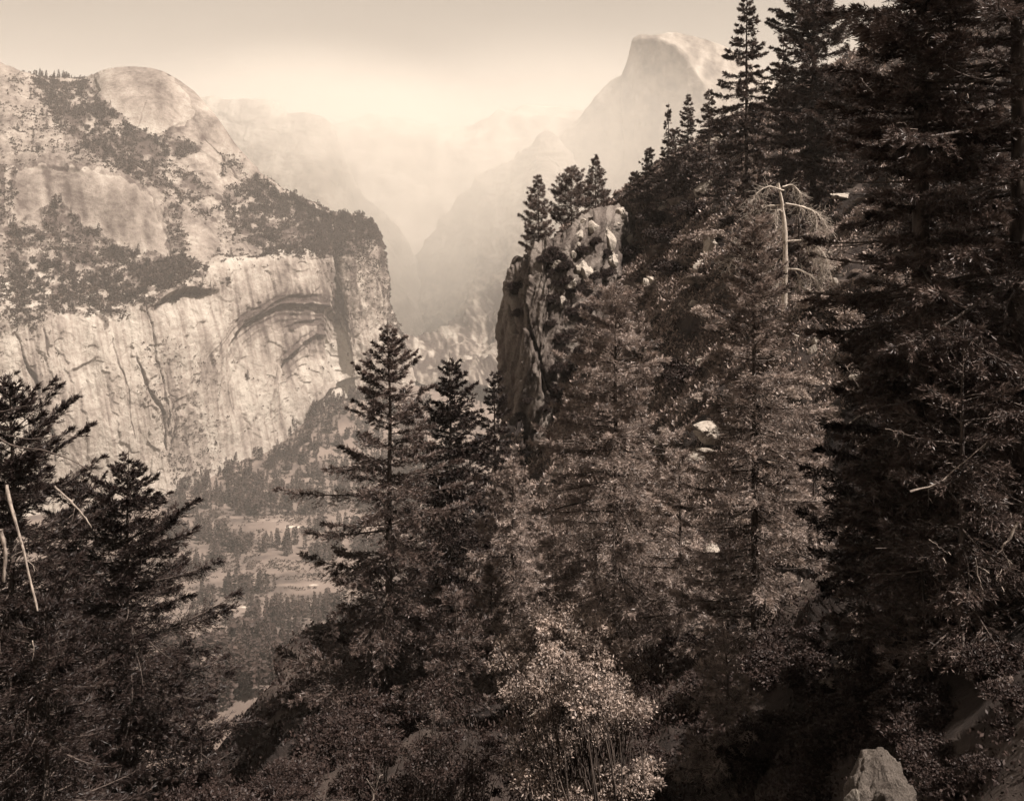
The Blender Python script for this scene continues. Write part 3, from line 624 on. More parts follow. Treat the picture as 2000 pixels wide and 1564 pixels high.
# ================================================================ TREE GENERATORS
def gen_conifer(H, prof, seed, dens=11.0, tsp=.14, m=11, nl=.16, nw=.035, plow=-.15, ptop=.7, droop=.25, lift=.12, whorl=.55, tl=.36, tuft=0.0, rt=None, bare=.0, wob=.12, spread=.75, tmin=.04, clump=.0, gaps=.25, vlo=-.5, vhi=.28):
    nw = nw * .95; nl = nl * 1.4; m = int(m * 1.65); whorl = whorl * 1.25; clump = min(clump + .2, .62); spread = spread * .62
    """returns trunk (V,Q), limb (V,Q), needle (V,Q). prof(t, ca): crown radius in metres at height share t, ca=+1 right, -1 left"""
    r = rs(seed)
    zs = []
    z = H * tmin
    while z < H * .985:
        k = max(3, int(dens * (.35 + .3 * r.rand())))
        zs += [(z + r.normal() * whorl * .25, a) for a in (np.arange(k) / k + r.rand()) * 2 * PI]
        z += whorl * r.uniform(.75, 1.25) * (1.0 - .35 * z / H)
    zs = [q for q in zs if r.rand() > gaps * .5]
    B = len(zs); h = np.array([q[0] for q in zs]); az = np.array([q[1] for q in zs]) + r.normal(size=B) * .2
    t = np.clip(h / H, 0, .995)
    R = np.array([prof(a, math.cos(b_)) for a, b_ in zip(t, az)]) * r.uniform(.68, 1.26, B)
    R = np.maximum(R * (1 + wob * vn(t * 9, az * .8, 0, seed)), .15)
    K = 7; s = np.linspace(0, 1, K)[None, :]
    pit = plow + (ptop - plow) * np.clip((t - .25) / .75, 0, 1) ** 1.6 + r.normal(size=B) * .1
    curl = r.normal(size=B) * .25
    aa = az[:, None] + curl[:, None] * s
    rad = R[:, None] * s
    zz = h[:, None] + R[:, None] * (np.tan(pit)[:, None] * s - droop * s ** 2 + (droop * .5 + lift) * s ** 3)
    pts = np.stack([np.cumsum(np.concatenate([np.zeros((B, 1)), np.diff(rad, axis=1) * np.cos(aa[:, 1:])], 1), 1), np.cumsum(np.concatenate([np.zeros((B, 1)), np.diff(rad, axis=1) * np.sin(aa[:, 1:])], 1), 1), zz], -1)
    br = (.012 + .011 * R)[:, None] * (1.05 - s * .9)
    LV = tubes(pts, br, 4)
    # twigs
    nt_ = np.maximum((R / tsp).astype(int) * 2, 6)
    bi = np.repeat(np.arange(B), nt_); T = len(bi)
    st = r.uniform(.0, 1, T) ** .75 * (1 - bare) + bare
    u = st * (K - 1); i0 = np.clip(u.astype(int), 0, K - 2); f = (u - i0)[:, None]
    p0 = pts[bi, i0]; p1 = pts[bi, i0 + 1]; tp = p0 * (1 - f) + p1 * f; tg = nrm(p1 - p0)
    side = np.where(r.rand(T) < .5, -1.0, 1.0); an = side * r.uniform(.45, 1.25, T)
    an = np.where(st > .96, an * .3, an)
    ca, sa = np.cos(an), np.sin(an)
    td = np.stack([tg[:, 0] * ca - tg[:, 1] * sa, tg[:, 0] * sa + tg[:, 1] * ca, tg[:, 2] + r.uniform(vlo, vhi, T)], -1)
    td = nrm(td)
    TL = (R[bi] * tl * (1.08 - st) * np.clip(st * 4, .35, 1) + .16) * r.uniform(.5, 1.15, T)
    if clump > 0:
        keep = vn(tp[:, 0] * 20 / H, tp[:, 1] * 20 / H, tp[:, 2] * 34 / H, seed + 3) + .35 * vn(tp[:, 0] * 60 / H, tp[:, 1] * 60 / H, tp[:, 2] * 80 / H, seed + 5) > (-1 + clump * 1.4) * np.ones(T)
        bi, st, tp, td, TL = bi[keep], st[keep], tp[keep], td[keep], TL[keep]; T = len(bi)
    uu = r.uniform(.05, 1, (T, m))
    if tuft > 0: uu = 1 - (1 - uu) * (1 - tuft)
    bp = tp[:, None, :] + td[:, None, :] * (TL[:, None] * uu)[..., None]
    bp[..., 2] -= (TL[:, None] * uu ** 2) * .18
    dd = td[:, None, :] * (1 - spread * .55) + r.normal(size=(T, m, 3)) * spread * .62
    dd[..., 2] += .08
    BV = blades(bp.reshape(-1, 3), dd.reshape(-1, 3), nl * r.uniform(.65, 1.3, T * m), nw * r.uniform(.7, 1.3, T * m), r)
    # thin twig wood
    tv = tubes(np.stack([tp, tp + td * TL[:, None] * .5, tp + td * TL[:, None] + np.array([0, 0, -.12]) * TL[:, None]], 1)[::3], np.array([[.008, .006, .003]] * len(tp[::3])), 3)
    LV = join([LV, tv])
    # trunk
    K2 = 24; tt = np.linspace(0, 1, K2); rt = rt or H * .011
    tp2 = np.stack([.12 * vn(tt * 4, seed, 0, 1) * tt, .12 * vn(tt * 4, seed + 9, 0, 2) * tt, tt * H * 1.02 - .6 * (1 - tt)], -1)
    TV = tubes(tp2[None], (rt * (1 - tt) ** .85 + .012)[None], 10)
    return TV, LV, BV
def tree_obj(name, gen, leafm, loc, barkm=None, label=None, cat='tree', group=None, rz=0.0):
    e = empty(name, loc, rz)
    TV, LV, BV = gen
    mk('trunk', *join([TV, LV]), barkm or M_bark, e, smooth=True)
    mk('crown', *BV, leafm, e)
    return tag(e, label, cat, group)
def hero(name, px, tip, Y, L, Rr, seed, leafm, label, cat='conifer', sink=.3, base_py=None, H=None, group=None, **kw):
    """a conifer whose crown half-widths left and right are listed as (py, photo pixels)"""
    x = (px - CX) / F * Y
    z0 = gz(x, Y)
    if z0 is None: z0 = float(P(px, base_py or 1500, Y)[2])
    z0 -= sink
    zt = (HY - tip) / F * Y
    Ht = zt - z0
    ly = [q[0] for q in L]; lw = [q[1] for q in L]; ry = [q[0] for q in Rr]; rw = [q[1] for q in Rr]
    def prof(t, ca):
        py = HY - (z0 + t * Ht) / Y * F
        a = np.interp(py, ly, lw); c = np.interp(py, ry, rw)
        w = a * (1 - ca) / 2 + c * (1 + ca) / 2
        return w / F * Y
    return tree_obj(name, gen_conifer(Ht, prof, seed, **kw), leafm, (x, Y, z0), label=label, cat=cat, group=group), Ht

def cone(w, top=.02, p=.85, low=.8):
    def f(t, ca):
        return w * ((1 - t) ** p + top) * (low + (1 - low) * min(1, t * 4 + .2))
    return f

# ---------------------------------------------------------------- hero conifers
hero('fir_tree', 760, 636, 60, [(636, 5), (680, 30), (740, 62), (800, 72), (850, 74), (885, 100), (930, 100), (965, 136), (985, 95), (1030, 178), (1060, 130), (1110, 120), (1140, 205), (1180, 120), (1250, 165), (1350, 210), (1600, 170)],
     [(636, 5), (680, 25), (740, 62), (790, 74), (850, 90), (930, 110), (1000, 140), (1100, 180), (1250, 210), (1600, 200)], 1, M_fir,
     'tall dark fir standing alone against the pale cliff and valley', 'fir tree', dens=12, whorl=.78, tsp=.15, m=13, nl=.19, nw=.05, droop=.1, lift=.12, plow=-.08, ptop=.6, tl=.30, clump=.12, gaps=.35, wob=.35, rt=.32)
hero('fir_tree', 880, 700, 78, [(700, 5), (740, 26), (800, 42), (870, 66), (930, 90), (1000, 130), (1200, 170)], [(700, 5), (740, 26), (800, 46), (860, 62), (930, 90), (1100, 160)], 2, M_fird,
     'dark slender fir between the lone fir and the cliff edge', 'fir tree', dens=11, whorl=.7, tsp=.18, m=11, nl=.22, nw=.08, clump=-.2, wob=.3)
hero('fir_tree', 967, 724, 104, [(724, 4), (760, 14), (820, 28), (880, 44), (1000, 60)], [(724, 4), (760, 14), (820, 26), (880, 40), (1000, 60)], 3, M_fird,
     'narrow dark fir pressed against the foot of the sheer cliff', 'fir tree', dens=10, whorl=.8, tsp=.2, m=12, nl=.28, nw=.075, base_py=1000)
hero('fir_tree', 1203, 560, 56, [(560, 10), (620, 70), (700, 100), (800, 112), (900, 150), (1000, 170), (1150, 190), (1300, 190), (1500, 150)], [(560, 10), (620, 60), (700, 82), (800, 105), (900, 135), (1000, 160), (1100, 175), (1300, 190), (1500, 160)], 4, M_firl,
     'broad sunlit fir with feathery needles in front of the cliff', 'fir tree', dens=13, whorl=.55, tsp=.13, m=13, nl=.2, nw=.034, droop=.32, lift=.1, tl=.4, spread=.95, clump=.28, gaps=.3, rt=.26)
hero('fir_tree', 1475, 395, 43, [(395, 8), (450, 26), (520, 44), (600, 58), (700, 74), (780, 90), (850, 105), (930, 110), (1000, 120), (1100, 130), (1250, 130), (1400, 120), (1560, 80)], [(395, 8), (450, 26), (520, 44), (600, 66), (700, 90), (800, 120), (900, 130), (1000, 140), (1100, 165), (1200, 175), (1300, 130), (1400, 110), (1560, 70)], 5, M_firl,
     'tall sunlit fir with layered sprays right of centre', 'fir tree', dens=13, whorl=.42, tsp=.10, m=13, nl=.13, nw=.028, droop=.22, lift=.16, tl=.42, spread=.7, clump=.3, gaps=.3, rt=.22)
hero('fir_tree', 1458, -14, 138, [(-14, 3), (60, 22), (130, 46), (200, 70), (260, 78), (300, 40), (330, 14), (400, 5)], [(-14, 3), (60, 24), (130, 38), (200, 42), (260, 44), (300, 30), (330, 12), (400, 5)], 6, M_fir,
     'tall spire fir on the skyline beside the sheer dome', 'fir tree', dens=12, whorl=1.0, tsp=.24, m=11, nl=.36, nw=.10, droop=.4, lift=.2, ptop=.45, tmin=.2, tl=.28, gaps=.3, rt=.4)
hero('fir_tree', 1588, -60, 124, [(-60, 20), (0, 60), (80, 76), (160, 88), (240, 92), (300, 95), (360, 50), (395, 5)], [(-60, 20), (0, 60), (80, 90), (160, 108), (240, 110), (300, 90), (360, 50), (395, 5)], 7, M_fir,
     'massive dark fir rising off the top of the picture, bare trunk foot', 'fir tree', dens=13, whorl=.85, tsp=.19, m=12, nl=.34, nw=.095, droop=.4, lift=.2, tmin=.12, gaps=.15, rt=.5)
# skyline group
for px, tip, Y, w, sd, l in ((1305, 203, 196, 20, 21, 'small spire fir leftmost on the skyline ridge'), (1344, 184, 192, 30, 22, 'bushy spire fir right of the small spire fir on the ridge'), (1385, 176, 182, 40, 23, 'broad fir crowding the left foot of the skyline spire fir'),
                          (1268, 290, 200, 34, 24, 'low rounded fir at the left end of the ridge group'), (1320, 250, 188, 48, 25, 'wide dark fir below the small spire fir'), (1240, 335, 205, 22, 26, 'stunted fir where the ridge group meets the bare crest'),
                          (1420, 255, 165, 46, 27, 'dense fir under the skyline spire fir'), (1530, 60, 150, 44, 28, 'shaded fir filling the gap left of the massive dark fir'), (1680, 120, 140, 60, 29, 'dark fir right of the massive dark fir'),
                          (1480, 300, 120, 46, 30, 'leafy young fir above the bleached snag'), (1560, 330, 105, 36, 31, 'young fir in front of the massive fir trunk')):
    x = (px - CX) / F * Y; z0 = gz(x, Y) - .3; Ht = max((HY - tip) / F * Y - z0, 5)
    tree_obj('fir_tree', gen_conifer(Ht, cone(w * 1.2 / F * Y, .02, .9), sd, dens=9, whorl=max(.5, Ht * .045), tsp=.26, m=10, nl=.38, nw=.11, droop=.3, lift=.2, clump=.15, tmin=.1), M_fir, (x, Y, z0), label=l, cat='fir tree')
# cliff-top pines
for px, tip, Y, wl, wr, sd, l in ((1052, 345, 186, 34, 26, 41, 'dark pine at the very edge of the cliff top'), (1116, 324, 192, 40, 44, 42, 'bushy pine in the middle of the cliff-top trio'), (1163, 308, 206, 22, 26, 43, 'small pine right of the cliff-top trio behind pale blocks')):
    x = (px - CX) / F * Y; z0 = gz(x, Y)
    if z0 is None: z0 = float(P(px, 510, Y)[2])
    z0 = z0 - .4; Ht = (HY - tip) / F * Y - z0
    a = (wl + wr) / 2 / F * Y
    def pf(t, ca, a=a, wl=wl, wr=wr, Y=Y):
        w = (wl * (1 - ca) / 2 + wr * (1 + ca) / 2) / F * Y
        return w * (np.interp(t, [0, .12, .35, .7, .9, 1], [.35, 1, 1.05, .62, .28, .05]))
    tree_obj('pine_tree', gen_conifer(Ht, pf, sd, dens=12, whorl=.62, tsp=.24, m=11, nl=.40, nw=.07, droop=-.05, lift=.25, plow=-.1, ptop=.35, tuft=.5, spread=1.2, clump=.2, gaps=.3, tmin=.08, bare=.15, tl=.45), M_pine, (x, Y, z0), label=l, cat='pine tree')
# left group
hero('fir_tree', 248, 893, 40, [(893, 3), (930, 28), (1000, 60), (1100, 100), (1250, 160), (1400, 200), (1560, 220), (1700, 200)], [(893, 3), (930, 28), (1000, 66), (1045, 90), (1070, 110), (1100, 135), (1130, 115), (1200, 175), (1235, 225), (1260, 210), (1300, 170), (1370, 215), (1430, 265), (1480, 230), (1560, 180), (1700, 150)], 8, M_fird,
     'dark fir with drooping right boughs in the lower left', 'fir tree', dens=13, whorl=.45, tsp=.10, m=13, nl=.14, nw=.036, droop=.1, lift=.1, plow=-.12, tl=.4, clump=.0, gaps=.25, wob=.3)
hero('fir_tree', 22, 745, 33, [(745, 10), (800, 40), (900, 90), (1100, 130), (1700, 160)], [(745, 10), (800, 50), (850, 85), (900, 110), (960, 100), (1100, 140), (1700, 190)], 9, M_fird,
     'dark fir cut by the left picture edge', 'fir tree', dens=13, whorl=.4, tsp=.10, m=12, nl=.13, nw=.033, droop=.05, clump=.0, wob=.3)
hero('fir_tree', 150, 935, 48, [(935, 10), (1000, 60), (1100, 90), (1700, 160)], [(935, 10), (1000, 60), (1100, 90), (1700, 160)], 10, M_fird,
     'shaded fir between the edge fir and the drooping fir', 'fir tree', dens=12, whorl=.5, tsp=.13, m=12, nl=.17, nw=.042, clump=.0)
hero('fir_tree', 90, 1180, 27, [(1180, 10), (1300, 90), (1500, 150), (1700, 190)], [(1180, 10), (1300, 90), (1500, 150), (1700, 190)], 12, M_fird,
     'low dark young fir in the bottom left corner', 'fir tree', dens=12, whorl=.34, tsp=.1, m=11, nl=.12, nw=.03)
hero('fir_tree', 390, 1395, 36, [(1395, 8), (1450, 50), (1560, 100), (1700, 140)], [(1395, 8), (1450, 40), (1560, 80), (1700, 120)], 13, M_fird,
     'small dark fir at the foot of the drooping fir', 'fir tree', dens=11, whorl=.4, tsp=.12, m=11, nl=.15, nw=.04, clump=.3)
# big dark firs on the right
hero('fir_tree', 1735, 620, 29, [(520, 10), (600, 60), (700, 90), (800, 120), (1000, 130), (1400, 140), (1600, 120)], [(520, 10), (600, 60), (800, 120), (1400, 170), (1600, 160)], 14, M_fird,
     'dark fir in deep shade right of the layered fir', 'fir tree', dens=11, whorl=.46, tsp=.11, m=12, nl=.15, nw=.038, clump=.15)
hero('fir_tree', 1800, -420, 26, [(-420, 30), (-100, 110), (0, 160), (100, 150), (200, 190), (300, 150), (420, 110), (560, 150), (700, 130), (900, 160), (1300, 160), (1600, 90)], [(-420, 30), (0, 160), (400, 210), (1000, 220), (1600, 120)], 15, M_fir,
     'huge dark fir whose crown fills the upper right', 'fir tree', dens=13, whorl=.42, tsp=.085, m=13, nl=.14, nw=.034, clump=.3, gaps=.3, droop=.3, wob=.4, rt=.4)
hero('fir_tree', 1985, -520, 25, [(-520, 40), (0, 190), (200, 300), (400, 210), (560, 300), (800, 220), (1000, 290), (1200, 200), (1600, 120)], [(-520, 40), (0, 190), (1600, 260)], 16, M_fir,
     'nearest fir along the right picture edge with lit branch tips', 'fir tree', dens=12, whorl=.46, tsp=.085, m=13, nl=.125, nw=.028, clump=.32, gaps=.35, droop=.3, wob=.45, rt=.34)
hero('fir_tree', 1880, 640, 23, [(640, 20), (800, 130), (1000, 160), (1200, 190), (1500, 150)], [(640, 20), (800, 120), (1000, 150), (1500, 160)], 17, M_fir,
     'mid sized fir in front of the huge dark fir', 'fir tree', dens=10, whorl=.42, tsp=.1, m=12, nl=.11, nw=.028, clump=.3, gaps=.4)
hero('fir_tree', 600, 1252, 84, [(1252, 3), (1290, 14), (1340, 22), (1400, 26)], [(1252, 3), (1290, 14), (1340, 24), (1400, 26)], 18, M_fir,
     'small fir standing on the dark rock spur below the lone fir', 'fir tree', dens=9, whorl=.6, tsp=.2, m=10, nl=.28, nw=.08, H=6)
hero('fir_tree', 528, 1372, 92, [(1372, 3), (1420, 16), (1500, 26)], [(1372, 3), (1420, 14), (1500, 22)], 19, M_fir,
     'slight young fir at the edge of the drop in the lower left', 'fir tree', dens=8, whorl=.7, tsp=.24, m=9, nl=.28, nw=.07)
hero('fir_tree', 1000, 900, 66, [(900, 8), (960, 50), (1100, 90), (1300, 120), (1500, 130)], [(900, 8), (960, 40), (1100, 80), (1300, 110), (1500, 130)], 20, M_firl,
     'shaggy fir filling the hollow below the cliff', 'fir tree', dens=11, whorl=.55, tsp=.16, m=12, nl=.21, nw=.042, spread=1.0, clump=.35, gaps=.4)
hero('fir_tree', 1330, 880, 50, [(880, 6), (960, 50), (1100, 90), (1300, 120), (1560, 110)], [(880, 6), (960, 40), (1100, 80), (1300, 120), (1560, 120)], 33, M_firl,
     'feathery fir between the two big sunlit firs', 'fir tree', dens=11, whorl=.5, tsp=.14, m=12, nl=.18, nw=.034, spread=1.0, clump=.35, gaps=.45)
hero('fir_tree', 890, 1150, 50, [(1150, 8), (1220, 60), (1400, 120), (1600, 130)], [(1150, 8), (1220, 50), (1400, 100), (1600, 120)], 34, M_fir,
     'young dark fir right of the lone fir foot', 'fir tree', dens=11, whorl=.5, tsp=.14, m=12, nl=.17, nw=.04, clump=.3)
hero('fir_tree', 1420, 1240, 30, [(1240, 8), (1320, 60), (1560, 110)], [(1240, 8), (1320, 50), (1560, 100)], 35, M_firl,
     'young fir with hanging needles under the layered fir', 'fir tree', dens=10, whorl=.36, tsp=.1, m=12, nl=.13, nw=.024, spread=1.0, clump=.35, gaps=.3)

# ---------------------------------------------------------------- prototypes for the slope wood
SM = []
def proto_tree(seed, H, w, lm, **kw):
    e = tree_obj('fir_tree', gen_conifer(H, cone(w, .03, .7), seed, **kw), lm, (0, 0, 0)); SM.append([e, H, False]); return e
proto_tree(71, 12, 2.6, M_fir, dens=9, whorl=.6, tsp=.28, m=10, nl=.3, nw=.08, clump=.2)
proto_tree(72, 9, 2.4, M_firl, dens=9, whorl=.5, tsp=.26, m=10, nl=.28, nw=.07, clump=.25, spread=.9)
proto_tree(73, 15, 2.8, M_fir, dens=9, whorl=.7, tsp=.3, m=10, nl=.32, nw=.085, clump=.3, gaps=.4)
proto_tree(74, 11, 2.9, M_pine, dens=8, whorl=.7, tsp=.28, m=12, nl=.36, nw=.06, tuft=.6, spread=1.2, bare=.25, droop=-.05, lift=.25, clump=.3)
proto_tree(75, 12, 3.4, M_fird, dens=16, whorl=.5, tsp=.2, m=9, nl=.4, nw=.22, clump=-.3, gaps=0, tmin=.02)  # extra dense crown, shaped to cast shade from out of view
def place_tree(k, x, y, H, label, group, cat='fir tree', rz=0.0):
    e, H0, used = SM[k]; z = gz(x, y)
    if z is None: return
    s = H / H0
    if not used:
        e.location = (x, y, z - .3); e.scale = (s, s, s); e.rotation_euler = (0, 0, rz); tag(e, label, cat, group); SM[k][2] = True
    else: dup(e, (x, y, z - .3), rz, s, label, cat, group)
rr = rs(77)
# slope wood: a place on the photo's hillside (px, Y) and height
for px, Y, H, k in ((1830, 112, 18, 2), (1900, 95, 17, 0), (1980, 105, 20, 2), (1760, 128, 14, 0), (1870, 80, 14, 2), (1930, 68, 14, 0), (2010, 72, 16, 2), (1900, 54, 10, 0), (1960, 48, 12, 2), (1840, 44, 10, 2)):
    place_tree(k, (px - CX) / F * Y, Y, H, 'shaded fir in the dark wood behind the huge right-hand firs', 'shaded firs behind the right-hand trees', rz=rr.rand() * 6)
for px, Y, H, k in ((1120, 92, 8, 1), (1080, 84, 9, 3), (1160, 80, 8, 1), (1045, 76, 9, 1), (940, 84, 10, 0), (900, 92, 9, 2), (840, 88, 9, 0), (960, 60, 9, 1), (800, 84, 7, 2), (690, 78, 6, 0), (650, 74, 5, 2), (1100, 60, 7, 1), (1250, 64, 8, 3), (1550, 56, 7, 1), (1590, 50, 7, 1), (720, 60, 7, 0), (640, 60, 6, 2)):
    place_tree(k, (px - CX) / F * Y, Y, H, 'young conifer scattered among the shrubs of the middle slope', 'young conifers on the middle slope', 'young conifer', rz=rr.rand() * 6)
# unseen firs added right of the view to shade the gully
for x, y, H, k in ((34, 14, 26, 4), (42, 28, 26, 4), (30, 4, 22, 4), (26, -6, 22, 4), (19, 11, 18, 4), (17, 2, 20, 4), (14, -7, 18, 4), (21, 6, 20, 4), (36, 22, 26, 4), (12, 4, 14, 4), (14, 7, 14, 4), (10, 0, 12, 4), (9, 6, 11, 4), (11, 8, 12, 4), (16, 11, 16, 4), (13.5, 12, 12, 4), (8, 2, 10, 4), (18, 7, 20, 4), (15, 3, 18, 4)):
    place_tree(k, x, y, H, 'unseen fir added outside the right picture edge for its shade', 'unseen shade firs right of the view', rz=rr.rand() * 6)

# ---------------------------------------------------------------- broadleaf trees and shrubs
def gen_leafy(blobs, seed, nclump, per, ll, lw, crad, trunkr, root=(0, 0, 0), flat=.7):
    r = rs(seed); tot = sum(b_[3] ** 2 for b_ in blobs); C = []
    for (cx, cy, cz, R) in blobs:
        k = max(3, int(nclump * R * R / tot)); d = nrm(r.normal(size=(k, 3))); d[:, 2] = np.abs(d[:, 2]) * 1.0 - .25 * (r.rand(k) < .4)
        C.append(np.array([cx, cy, cz]) + d * R * r.uniform(.72, 1.02, (k, 1)) * np.array([1, 1, flat]))
    C = np.concatenate(C); k = len(C)
    cr = crad * r.uniform(.35, 1.35, k)
    ci = np.repeat(np.arange(k), per); n = len(ci)
    o = r.normal(size=(n, 3)); o = nrm(o) * (r.rand(n, 1) ** .45) * np.array([1, 1, .62])
    p = C[ci] + o * cr[ci][:, None]
    d = o * .8 + r.normal(size=(n, 3)) * .7; d[:, 2] += .25
    BV = blades(p, d, ll * r.uniform(.45, 1.5, n), lw * r.uniform(.5, 1.3, n), r)
    rt = np.array(root, float); s = np.linspace(0, 1, 7)[None, :, None]
    mid = rt + (C - rt) * .5 + r.normal(size=(k, 3)) * .12 * np.linalg.norm(C - rt, axis=1)[:, None]; mid[:, 2] += .1 * np.linalg.norm(C - rt, axis=1)
    pts = rt * (1 - s) ** 2 + 2 * mid[:, None] * s * (1 - s) + C[:, None] * s ** 2
    LV = tubes(pts, (trunkr * .22) * (1.1 - s[..., 0]) * np.ones((k, 1)), 4)
    return LV, BV
def leafy(name, gen, leafm, loc, label=None, cat='shrub', group=None, rz=0.0, bm=None):
    e = empty(name, loc, rz); mk('stems', *gen[0], bm or M_bark, e, smooth=True); mk('foliage', *gen[1], leafm, e); return tag(e, label, cat, group)
# oaks low in the centre. blobs given as photo points (px, py, radius px) at distance Y
def oak(px, py0, Y, bl, seed, nclump, per, label, m=None, ll=.10, lw=.055, crad=.34):
    x = (px - CX) / F * Y; z0 = (gz(x, Y) or -20) - .2
    B = []
    rr = rs(seed)
    for (a, b_, c) in bl:
        q = P(a, b_, Y); B.append((float(q[0]) - x, rr.uniform(-.6, .6), float(q[2]) - z0, c / F * Y))
    e = leafy('oak_tree', gen_leafy(B, seed, nclump, per, ll, lw, crad, .16), m or M_oak, (x, Y, z0), label, 'oak tree', bm=M_bark)
    return e
M_dead2 = bark_mat('pale_bark', (.10, .078, .067), (.38, .315, .265), 10)
oak(1120, 1500, 27, [(1090, 1225, 62), (1130, 1270, 90), (1040, 1300, 76), (1150, 1330, 110), (1030, 1360, 60), (1200, 1360, 60), (1090, 1400, 100)], 201, 230, 140, 'rounded sunlit oak with a tuft top in the centre foreground')
oak(1180, 1600, 23, [(1085, 1290, 52), (1150, 1345, 66), (1050, 1385, 62), (1215, 1415, 60), (1120, 1450, 84), (1225, 1520, 62), (1040, 1520, 56), (1140, 1580, 92)], 202, 210, 120, 'tall loose oak with glinting leaves rising from the bottom edge', ll=.085, lw=.048)
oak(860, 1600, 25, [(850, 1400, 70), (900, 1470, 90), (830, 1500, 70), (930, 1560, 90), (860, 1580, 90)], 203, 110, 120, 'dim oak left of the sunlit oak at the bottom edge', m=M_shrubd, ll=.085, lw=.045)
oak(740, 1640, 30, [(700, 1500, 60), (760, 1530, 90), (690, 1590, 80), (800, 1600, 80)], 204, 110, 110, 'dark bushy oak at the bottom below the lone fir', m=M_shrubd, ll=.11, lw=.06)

# shrubs: four kinds, every copy an object of its own
SH = []
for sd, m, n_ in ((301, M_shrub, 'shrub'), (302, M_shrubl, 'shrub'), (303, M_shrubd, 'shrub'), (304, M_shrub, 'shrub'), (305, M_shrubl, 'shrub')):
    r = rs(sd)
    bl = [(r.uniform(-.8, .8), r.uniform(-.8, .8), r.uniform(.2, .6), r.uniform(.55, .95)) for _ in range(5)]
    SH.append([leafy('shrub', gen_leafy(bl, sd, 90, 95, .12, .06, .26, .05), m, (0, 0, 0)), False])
def shrub(k, px, py, wpx, label, group):
    h = hit(px, py)
    if h is None or h.y > 260: return
    s = wpx / F * h.y / 2.6
    e, used = SH[k]; loc = (h.x, h.y, h.z - .25 * s); rz = (px * 7.3 + py) % 6.28
    if used: dup(e, loc, rz, (s, s, s * .8), label, 'shrub', group)
    else:
        e.location = loc; e.scale = (s, s, s * .8); e.rotation_euler = (0, 0, rz); tag(e, label, 'shrub', group); SH[k][1] = True
rr = rs(99)
# rounded dark manzanita bank in the upper slope
for (a, b_, w, l) in ((1290, 430, 90, 'low dark rounded shrub below the ridge group, left one'), (1350, 415, 100, 'dark rounded shrub under the grey outcrop block'), (1310, 470, 100, 'dark rounded shrub left of the squared granite block'), (1250, 500, 80, 'dark rounded shrub right of the white ridge blocks'), (1320, 530, 90, 'dark rounded shrub below the squared granite block'),
                    (1430, 440, 80, 'dark rounded shrub right of the squared granite block'), (1340, 740, 150, 'big rounded shrub with a lit top above the cracked slab'), (1410, 250, 60, 'dark shrub by the skyline boulder'), (1440, 320, 60, 'dark shrub hanging under the skyline spire fir'), (1020, 590, 50, 'dark shrub rooted on the left cliff edge'), (1030, 640, 40, 'dark shrub in the crack under the cliff edge shrub')):
    shrub(2, a, b_, w, l, None)
for (a, b_, w, l) in ((1600, 470, 70, 'pale feathery shrub right of the bleached snag'), (1590, 600, 110, 'pale spreading shrub below the bleached snag'), (1660, 620, 110, 'pale sunlit shrub mid right of the slope'), (1690, 600, 120, 'bright shrub bank at the edge of the dark wood'), (1640, 520, 70, 'pale shrub above the sunlit shrub bank'), (1330, 400, 60, 'pale shrub on top of the dark shrub bank'), (1380, 610, 70, 'pale shrub in the middle of the slope'), (1180, 560, 50, 'pale shrub below the ridge blocks')):
    shrub(4, a, b_, w, l, None)
for i in range(170):
    while True:
        px, py = rr.uniform(1090, 1980), rr.uniform(380, 1350)
        if py > 470 - (px - 1230) * .25 and not (px < 1130 and py < 620): break
    shrub(int(rr.choice([4, 1, 4, 3, 0, 1])), px, py, rr.uniform(26, 84), 'rounded shrub in the brush that covers the slope', 'shrubs covering the slope')
for i in range(14):
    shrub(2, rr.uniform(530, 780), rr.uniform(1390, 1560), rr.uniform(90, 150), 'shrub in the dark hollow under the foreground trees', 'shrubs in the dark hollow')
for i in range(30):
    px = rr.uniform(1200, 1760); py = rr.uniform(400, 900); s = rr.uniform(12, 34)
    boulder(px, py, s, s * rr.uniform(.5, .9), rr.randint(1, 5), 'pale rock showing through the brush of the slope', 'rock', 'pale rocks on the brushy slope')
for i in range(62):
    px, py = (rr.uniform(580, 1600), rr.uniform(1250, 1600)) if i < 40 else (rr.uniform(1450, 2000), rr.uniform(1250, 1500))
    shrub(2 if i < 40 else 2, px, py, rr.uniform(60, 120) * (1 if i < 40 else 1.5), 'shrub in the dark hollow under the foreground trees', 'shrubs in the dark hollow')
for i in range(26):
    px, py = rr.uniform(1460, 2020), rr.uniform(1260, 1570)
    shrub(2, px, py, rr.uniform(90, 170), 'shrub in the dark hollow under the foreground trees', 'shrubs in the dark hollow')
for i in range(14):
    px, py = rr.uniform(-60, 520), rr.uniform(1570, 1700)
    shrub(2, px, py, rr.uniform(80, 160), 'shrub in the dark hollow under the foreground trees', 'shrubs in the dark hollow')
